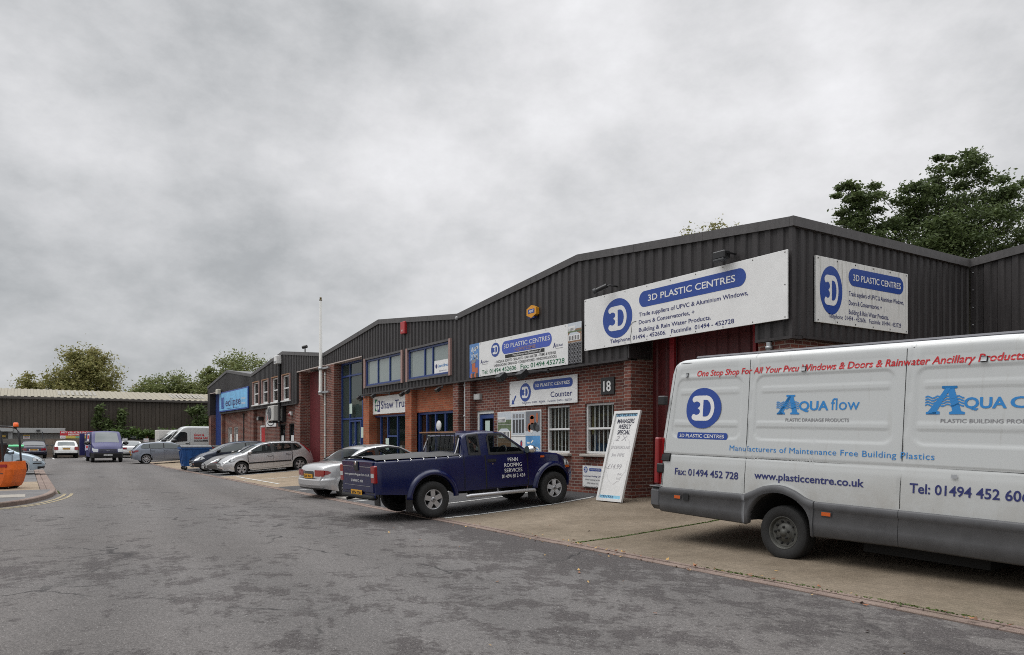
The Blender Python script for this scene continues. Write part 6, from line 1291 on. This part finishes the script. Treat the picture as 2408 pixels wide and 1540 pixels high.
for y in (-.28, .28): q = MB(); q.box((1.34, y-.05, .08), (2.35, y+.05, .12), DKGREY); q.box((1.33, y-.05, .08), (1.37, y+.05, .6), DKGREY); q.build('fork', fk)

# ------------------------------------------------------------------ far end of the road
wh = thing('warehouse', 'long dark olive warehouse with a cream ribbed roof behind the boundary wall', 'building')
XW = -80.0
c = MB(); cladding(c, -34, 46, lambda u: 5.28, lambda u: 0, lambda u, d, z: (XW+d, u, z), OLIVE, pitch=.66, d=.07); c.build('wall', wh)
c = MB(); cladding(c, -34.3, 46.3, lambda u: 1.0, lambda u: 0.0, lambda u, d, z: (XW+.35-z*5.2, u, 5.45+z*.95+d), CREAM, pitch=.5, d=.05)
c.box((XW-22, -34.3, 5.0), (XW-4.8, 46.3, 6.38), OLIVE)
rl = mat('roof_light', (.235, .22, .19), .5)
for y in (-6.5, 2.6, 12.2, 22): 
    for i in range(9): c.add([(XW+.35-.25*5.2, y+.36*i, 5.45+.25*.95+.075), (XW+.35-.25*5.2, y+.36*i+.22, 5.45+.25*.95+.075), (XW+.35-.78*5.2, y+.36*i+.22, 5.45+.78*.95+.075), (XW+.35-.78*5.2, y+.36*i, 5.45+.78*.95+.075)], [(0, 1, 2, 3)], rl)
c.build('roof', wh)
c = MB(); c.bbox((XW+.08, -34, 5.22), (XW+.38, 46, 5.44), mat('gutter_brown', (.06, .052, .045), .6), .03); c.build('gutter', wh)
lb = thing('flat_roofed_office', 'low grey building with a pale flat roof edge at the left end of the wall', 'building')
c = MB(); cladding(c, -34, 2.95, lambda u: 2.25, lambda u: 0, lambda u, d, z: (-77.2+d, u, z), mat('pale_grey_siding', (.22, .22, .21), .6, noise=.1), pitch=.4, d=.02); c.add([(-77.2, 2.95, 0), (-79.5, 2.95, 0), (-79.5, 2.95, 2.3), (-77.2, 2.95, 2.3)], [(0, 1, 2, 3)], MATS['pale_grey_siding']); c.build('wall', lb)
FAS = mat('pale_fascia', (.36, .365, .36), .6, noise=.06); c = MB(); c.bbox((-79.4, -.8, 2.22), (-76.8, 3.0, 2.64), FAS, .01); c.bbox((-79.4, -34, 2.32), (-76.4, -.82, 2.78), FAS, .01); c.build('roof', lb)
c = MB(); c.box((-77.15, -1.15, 0), (-76.8, -.85, 2.33), FAS); c.build('corner_post', lb)
c = MB(); c.bbox((-76.78, .86, 2.36), (-76.55, 1.14, 2.52), DKGREY, .03); tag(c.build('wall_lamp'), 'dark round bodied lamp on the pale fascia of the flat roofed building', 'lamp')
def block_mat():
    m, t = new_mat('concrete_block', .9, .2); v = t.node('SeparateXYZ', {0: t.node('TexCoord').outputs['Object']}).outputs
    uv = t.node('CombineXYZ', {0: t.m('ADD', v[0], v[1]), 1: v[2]}).outputs[0]
    br = t.node('TexBrick', {'Vector': uv, 'Color1': c4(.20, .155, .125), 'Color2': c4(.135, .11, .09), 'Mortar': c4(.10, .085, .075), 'Scale': 1.0, 'Mortar Size': .02, 'Brick Width': 1.25, 'Row Height': .42})
    c = t.mix(1, br.outputs[0], t.rng(t.noise(uv, 1.5, 6, .7), .3, .7, .7, 1.25), 'MULTIPLY'); t.L.new(c, t.b.inputs['Base Color']); return m
BLOCK = block_mat(); WALLG = mat('grey_panel_wall', (.135, .125, .11), .9, noise=.25, nscale=1.5)
bw = thing('boundary_wall', 'rough brown block wall with pilasters behind the parked cars', 'wall'); c = MB(); c.box((-75.6, 1.45, 0), (-75.3, 7.0, 1.72), BLOCK); c.build('wall', bw)
for y in (1.7, 4.2, 6.7): c = MB(); c.box((-75.65, y-.25, 0), (-75.2, y+.25, 1.62), BLOCK); c.build('pilaster', bw)
bw = thing('boundary_wall', 'smooth grey panel wall at the left behind the dark saloon', 'wall'); c = MB(); c.box((-75.7, -34, 0), (-75.4, 1.40, 1.72), WALLG); c.build('wall', bw); c = MB(); c.box((-75.6, 1.25, 1.7), (-75.5, 1.33, 2.3), DKGREY); c.build('post', bw)
bw = thing('panel_fence', 'grey concrete panel fence between the purple van and the white vans', 'fence')
for i in range(8): c = MB(); y = 7.1+2.0*i; c.box((-75.5, y+.12, 0), (-75.42, y+1.95, 1.62), WALLG); c.build('panel', bw); c = MB(); c.box((-75.55, y-.05, 0), (-75.36, y+.1, 1.75), WALLG); c.build('post', bw)
bf = thing('timber_fence', 'weathered fence boards under the ivy above the panel fence', 'fence'); c = MB(); c.box((-76.6, 6.9, 0), (-76.5, 26, 2.12), mat('old_boards', (.12, .10, .085), .9, noise=.4, nscale=3)); c.build('boards', bf)
# signs at the far end; they face +X
def XF(x): return plane_fn((x, 0, 0), (0, 1, 0), (0, 0, 1), (1, 0, 0))
c = MB(); c.box((-75.42, 2.55, 1.98), (-75.38, 5.05, 2.38), mat('banner_red', (.42, .018, .03), .5)); F = XF(-75.38); put_poly(c, rect(2.95, 1.75, 5.05, 1.98), F(.002), mat('banner_yellow', (.48, .38, .07), .5)); put_poly(c, rect(3.7, 1.78, 4.3, 1.96), F(.004), mat('banner_green', (.16, .32, .22), .5))
put_text(c, "BEST VALUE TILE SHOP IN", F(.004), 3.8, 2.20, .135, WHITE, width=2.3, align='C', bold=.03); put_text(c, "HIGH WYCOMBE", F(.004), 3.9, 2.02, .135, WHITE, width=1.45, align='C', bold=.03)
for y in (2.65, 4.95): c.tube([(-75.45, y, 1.2), (-75.45, y, 2.38)], .03, STEEL, 6)
tag(c.build('banner'), 'red banner for the best value tile shop over the block wall', 'banner')
c = MB(); c.box((-76.45, 7.1, 1.76), (-76.42, 9.4, 2.02), mat('teal', (.02, .10, .11), .5)); put_text(c, "TILE DEPOT", XF(-76.42)(.003), 7.2, 1.80, .18, WHITE, width=1.9, bold=.04); c.box((-76.41, 9.25, 1.76), (-76.40, 9.5, 2.04), AMBER); tag(c.build('fence_sign'), 'faded teal and white tile sign strung along the fence boards', 'sign')
def small_sign(y, z, w, h, label, m=WHITE, top=None, x=-75.30, text=None, post=False):
    c = MB(); c.bbox((x-.02, y, z), (x, y+w, z+h), m, .004); F = XF(x)
    if top: put_poly(c, rect(y, z+h*.72, y+w, z+h), F(.003), top)
    if text: 
        for i, tx in enumerate(text): put_text(c, tx, F(.005), y+w/2, z+h*(.48-.30*i), h*.18, REDT if i == len(text)-1 else NAVYT, width=w*.8, align='C', bold=.03)
    if post: c.box((x-.04, y+w/2-.03, .2), (x-.02, y+w/2+.03, z), STEEL)
    tag(c.build('notice_sign'), label, 'sign')
small_sign(7.3, 1.46, .40, .28, 'white and red parking notice beside the purple van mirror', text=("PARKING", "PRIVATE"), post=True); small_sign(9.0, 1.46, .40, .28, 'white and red parking notice under the teal tile sign', text=("PARKING", "PRIVATE"), post=True)
small_sign(-.1, 1.70, .5, .36, 'white notice with a yellow top on the grey siding', top=mat('notice_yellow', (.5, .32, .05), .5), x=-77.1, text=("CAR PARK", "NOTICE")); small_sign(-1.75, 1.85, .42, .16, 'small yellow label on the grey siding at the left edge', m=mat('notice_yellow', (.5, .32, .05), .5), x=-76.75); small_sign(2.55, 1.74, .40, .24, 'plain white notice under the left end of the red banner', x=-75.28, text=("CUSTOMERS", "ONLY"))

# ------------------------------------------------------------------ vegetation
def leaf_mat(name, a, b, hue=.5):
    m, t = new_mat(name, .6, .3); g_ = t.node('ObjectInfo') ; n = t.noise(t.obj(), 1.1, 4, .6); n2 = t.noise(t.obj(), 14, 2, .6)
    c = t.mix(t.rng(n, .35, .65), a, b); c = t.mix(1, c, t.rng(n2, .3, .7, .6, 1.4), 'MULTIPLY'); t.L.new(c, t.b.inputs['Base Color'])
    out = [x for x in t.n if x.type == 'OUTPUT_MATERIAL'][0]; tr = t.node('BsdfTranslucent', {0: c}); ms_ = t.node('MixShader', {0: .3}); t.L.new(t.b.outputs[0], ms_.inputs[1]); t.L.new(tr.outputs[0], ms_.inputs[2]); t.L.new(ms_.outputs[0], out.inputs[0]); return m
LEAF_D = leaf_mat('dark_leaves', c4(.055, .082, .028), c4(.105, .14, .048)); LEAF_Y = leaf_mat('yellowing_leaves', c4(.165, .175, .055), c4(.29, .26, .10)); LEAF_O = leaf_mat('olive_leaves', c4(.125, .16, .055), c4(.21, .225, .085)); LEAF_I = leaf_mat('ivy_leaves', c4(.04, .075, .018), c4(.10, .15, .035))
BARK = mat('bark', (.06, .05, .04), .9, noise=.3, nscale=5)
def leaf_clumps(mb, clumps, n, size, m, rnd, flat=.75):
    V = []; F = []
    for k in range(n):
        c, r = rnd.choice(clumps)
        d = Vector((rnd.gauss(0, .55), rnd.gauss(0, .55), rnd.gauss(0, .55)*flat))*r
        p = Vector(c)+d; s_ = size*rnd.uniform(.55, 1.35); a = Vector((rnd.gauss(0, 1), rnd.gauss(0, 1), rnd.gauss(0, .6))).normalized(); b = a.cross(Vector((rnd.gauss(0, 1), rnd.gauss(0, 1), rnd.gauss(0, 1)))).normalized()*.5
        o = len(V); V += [p-a*s_, p+b*s_*.9-a*s_*.1, p+a*s_, p-b*s_*.9-a*s_*.1]; F.append((o, o+1, o+2, o+3))
    mb.add(V, F, m)
def tree(label, base, lobes, nclump, nleaf, size, m, seed, crad=.16, trunk_r=.3, group=None, name='tree', flat=.75):
    """lobes: (centre, radii) ellipsoids relative to the base; clumps sit in their outer half so gaps stay open"""
    rnd = random.Random(seed); o = thing(name, label, 'tree', base, group=group); cl = []; vol = [(l[1][0]*l[1][1]*l[1][2])**.6 for l in lobes]
    for i in range(nclump):
        c, r = rnd.choices(lobes, vol)[0]; d = Vector((rnd.gauss(0, 1), rnd.gauss(0, 1), rnd.gauss(0, 1))).normalized()*(rnd.random()**.45)
        cl.append((Vector((c[0]+d.x*r[0], c[1]+d.y*r[1], c[2]+d.z*r[2])), crad*(r[0]*r[1]*r[2])**.333*rnd.uniform(.6, 1.5)))
    q = MB(); leaf_clumps(q, cl, nleaf, size, m, rnd, flat); q.build('crown', o)
    q = MB(); top = max(c[2] for c, r in lobes); q.tube([(0, 0, -.3), (.1, .05, top*.35), (0, .1, top*.7), (.1, 0, top)], [trunk_r, trunk_r*.75, trunk_r*.5, trunk_r*.15], BARK, 8)
    for c, r in cl[::2]:
        z0 = min(top*.9, max(top*.25, c.z*.55)); mid = Vector((c.x*.45, c.y*.45, z0+(c.z-z0)*.65)); q.tube([(.05, .05, z0), mid, c], [trunk_r*.20, trunk_r*.09, .012], BARK, 5, False)
    q.build('trunk', o); return o
tree('broad yellowing tree towering over the middle of the warehouse roof', (-120.2, 7.0, 0), [((0, 0, 9.6), (3.6, 4.6, 4.2)), ((-.5, -1.8, 7.5), (3.2, 3.6, 3.0)), ((0, 2.6, 7.0), (3.0, 3.4, 3.2)), ((0, .5, 12.0), (2.4, 2.7, 2.0))], 150, 34000, .19, LEAF_Y, 11, .30, .35)
tree('small tree at the left shoulder of the broad yellowing tree', (-124, 1.0, 0), [((0, 0, 8.3), (2.0, 2.2, 2.4)), ((0, -1.2, 7), (1.6, 1.6, 1.6))], 45, 7500, .18, LEAF_Y, 12, .36, .22)
tree('low olive tree left of the row roof beyond the warehouse', (-108.3, 15.8, 0), [((0, 0, 7.4), (2.6, 3.0, 3.2)), ((0, 2.6, 7.6), (2.2, 2.4, 2.8)), ((0, -2.6, 6.4), (2, 2.2, 2.2))], 110, 19000, .18, LEAF_O, 13, .34, .3)
tree('rounded olive tree rising directly behind the far end of the row', (-98.6, 22.6, 0), [((0, 0, 8.6), (3.0, 4.0, 3.4)), ((0, -3.2, 7.6), (2.4, 2.4, 2.8)), ((0, 3, 7.4), (2.6, 2.6, 3))], 130, 26000, .17, LEAF_O, 14, .32, .3)
tree('faint low tree between the two larger groups over the warehouse', (-121.2, 14.6, 0), [((0, 0, 7.6), (1.8, 2.4, 2.0))], 30, 4200, .17, LEAF_Y, 15, .4, .2)
tree('big dark tree towering behind the right end of the cladding', (-25.5, 47.5, 0), [((.8, .5, 15.0), (3.2, 3.4, 3.0)), ((1.0, .4, 18.0), (1.4, 1.8, 1.3)), ((-2.4, -4.0, 15.9), (1.3, 1.7, 2.3)), ((-2.9, -4.9, 16.6), (.9, 1.1, 1.2)), ((-1.9, -2.6, 13.6), (2.8, 3.2, 1.6)), ((2.8, 3.9, 14.2), (2.0, 2.5, 1.6)), ((.4, 0, 12.6), (3.6, 3.8, 2.0)), ((3.0, 3.2, 16.4), (1.2, 1.5, 1.6)), ((-.6, -1.6, 16.2), (1.5, 1.7, 1.3))], 230, 62000, .115, LEAF_D, 21, .30, .3, flat=.45)
tree('pale feathery tree top just showing over the roof verge', (-39, 42.5, 0), [((0, 0, 15.8), (2.2, 2.9, 1.35)), ((0, .9, 16.6), (1.2, 1.6, .9))], 70, 3800, .11, LEAF_Y, 17, .34, .2)
rnd = random.Random(4)
def shrub(label, base, cl, n, size, m, name='shrub'):
    o = thing(name, label, 'shrub', base); q = MB(); leaf_clumps(q, [(Vector(c), r) for c, r in cl], n, size, m, rnd, 1.0); q.build('foliage', o); q = MB()
    for c, r in cl[::2]: q.tube([(0, 0, 0), (c[0]*.5, c[1]*.5, c[2]*.6), c], [.03, .02, .008], BARK, 5, False)
    q.build('stem', o)
shrub('thin climbing shrub against the middle of the warehouse wall', (-79.3, 6.6, 0), [((0, -.4+.12*i, 2.4+.28*i), .42-.03*i) for i in range(4)] + [((0, -1.1+.1*i, 3.0+.5*i), .32) for i in range(4)] + [((0, .9+.06*i, 2.9+.4*i), .36) for i in range(4)] + [((0, .2, 2.2), .8), ((0, -.2, 2.8), .7)], 1500, .17, LEAF_D)
shrub('bushy dark shrub against the warehouse beside the end of the row', (-78.6, 14.6, 0), [((0, -1.3+.5*i, 2.0+.45*(i % 3)), .7) for i in range(6)] + [((0, -.4+.5*i, 3.2+.4*(i % 2)), .7) for i in range(4)] + [((0, -1.0+.4*i, 4.4+.1*i), .35) for i in range(3)], 2600, .17, LEAF_D)
q = MB(); leaf_clumps(q, [(Vector((-76.3+rnd.uniform(-.2, .3), 6.8+9.4*i/70, 2.22+.16*sin(i*.7)+rnd.uniform(-.15, .12)+.3*max(0, (i-50)/20))), rnd.uniform(.22, .42)) for i in range(71)], 4200, .13, LEAF_I, rnd, .8); o = q.build('ivy'); tag(o, 'bright green ivy trailing along the top of the boundary fence', 'ivy')
# fallen leaves and moss along the channel
q = MB(); LC = [mat('leaf_rust', (.24, .085, .03), .7), mat('leaf_ochre', (.36, .22, .07), .7), mat('leaf_brown', (.12, .06, .03), .8)]
for i in range(120):
    if i < 85: x = rnd.gauss(-8.2, 1.6) if i < 46 else rnd.uniform(-13, -1); y = 6.93+rnd.gauss(0, .09)
    else: x = rnd.uniform(-14, 1); y = rnd.uniform(3.0, 10)
    z = (.012 if y < 6.9 else .055 if y < 7.1 else fz(x, y)+.012); a = rnd.uniform(0, 6.3); s_ = rnd.uniform(.014, .036); d = Vector((cos(a), sin(a), rnd.uniform(-.15, .3)))*s_; e = Vector((-sin(a), cos(a), rnd.uniform(-.3, .3)))*s_*.6; c = Vector((x, y, z))
    q.add([c-d, c+e, c+d+Vector((0, 0, .012)), c-e], [(0, 1, 2, 3)], LC[i % 3])
o = q.build('fallen_leaves'); o['kind'] = 'stuff'
q = MB(); MOSS = leaf_mat('moss', c4(.05, .085, .012), c4(.09, .12, .03))
for i in range(1500):
    if i < 900: y = 7.1+3.6*rnd.random(); x = -9.29+rnd.gauss(0, .018); z = fz(x, y)
    elif i < 1250: x = rnd.choice((-6.2, -5.4, -4.1, -3.6))+rnd.gauss(0, .28); y = 7.075+rnd.gauss(0, .018); z = .03
    else: x = rnd.uniform(-26, -25.5)-rnd.random()*.1; y = .87+rnd.gauss(0, .02); z = .0; x = -28+rnd.random()*1.6
    a = rnd.uniform(0, 6.3); d = Vector((cos(a), sin(a), .4))*rnd.uniform(.008, .02); e = Vector((-sin(a), cos(a), .5))*rnd.uniform(.006, .015); c = Vector((x, y, z+.004)); q.add([c-d, c+e, c+d, c-e], [(0, 1, 2, 3)], MOSS)
o = q.build('moss'); o['kind'] = 'stuff'
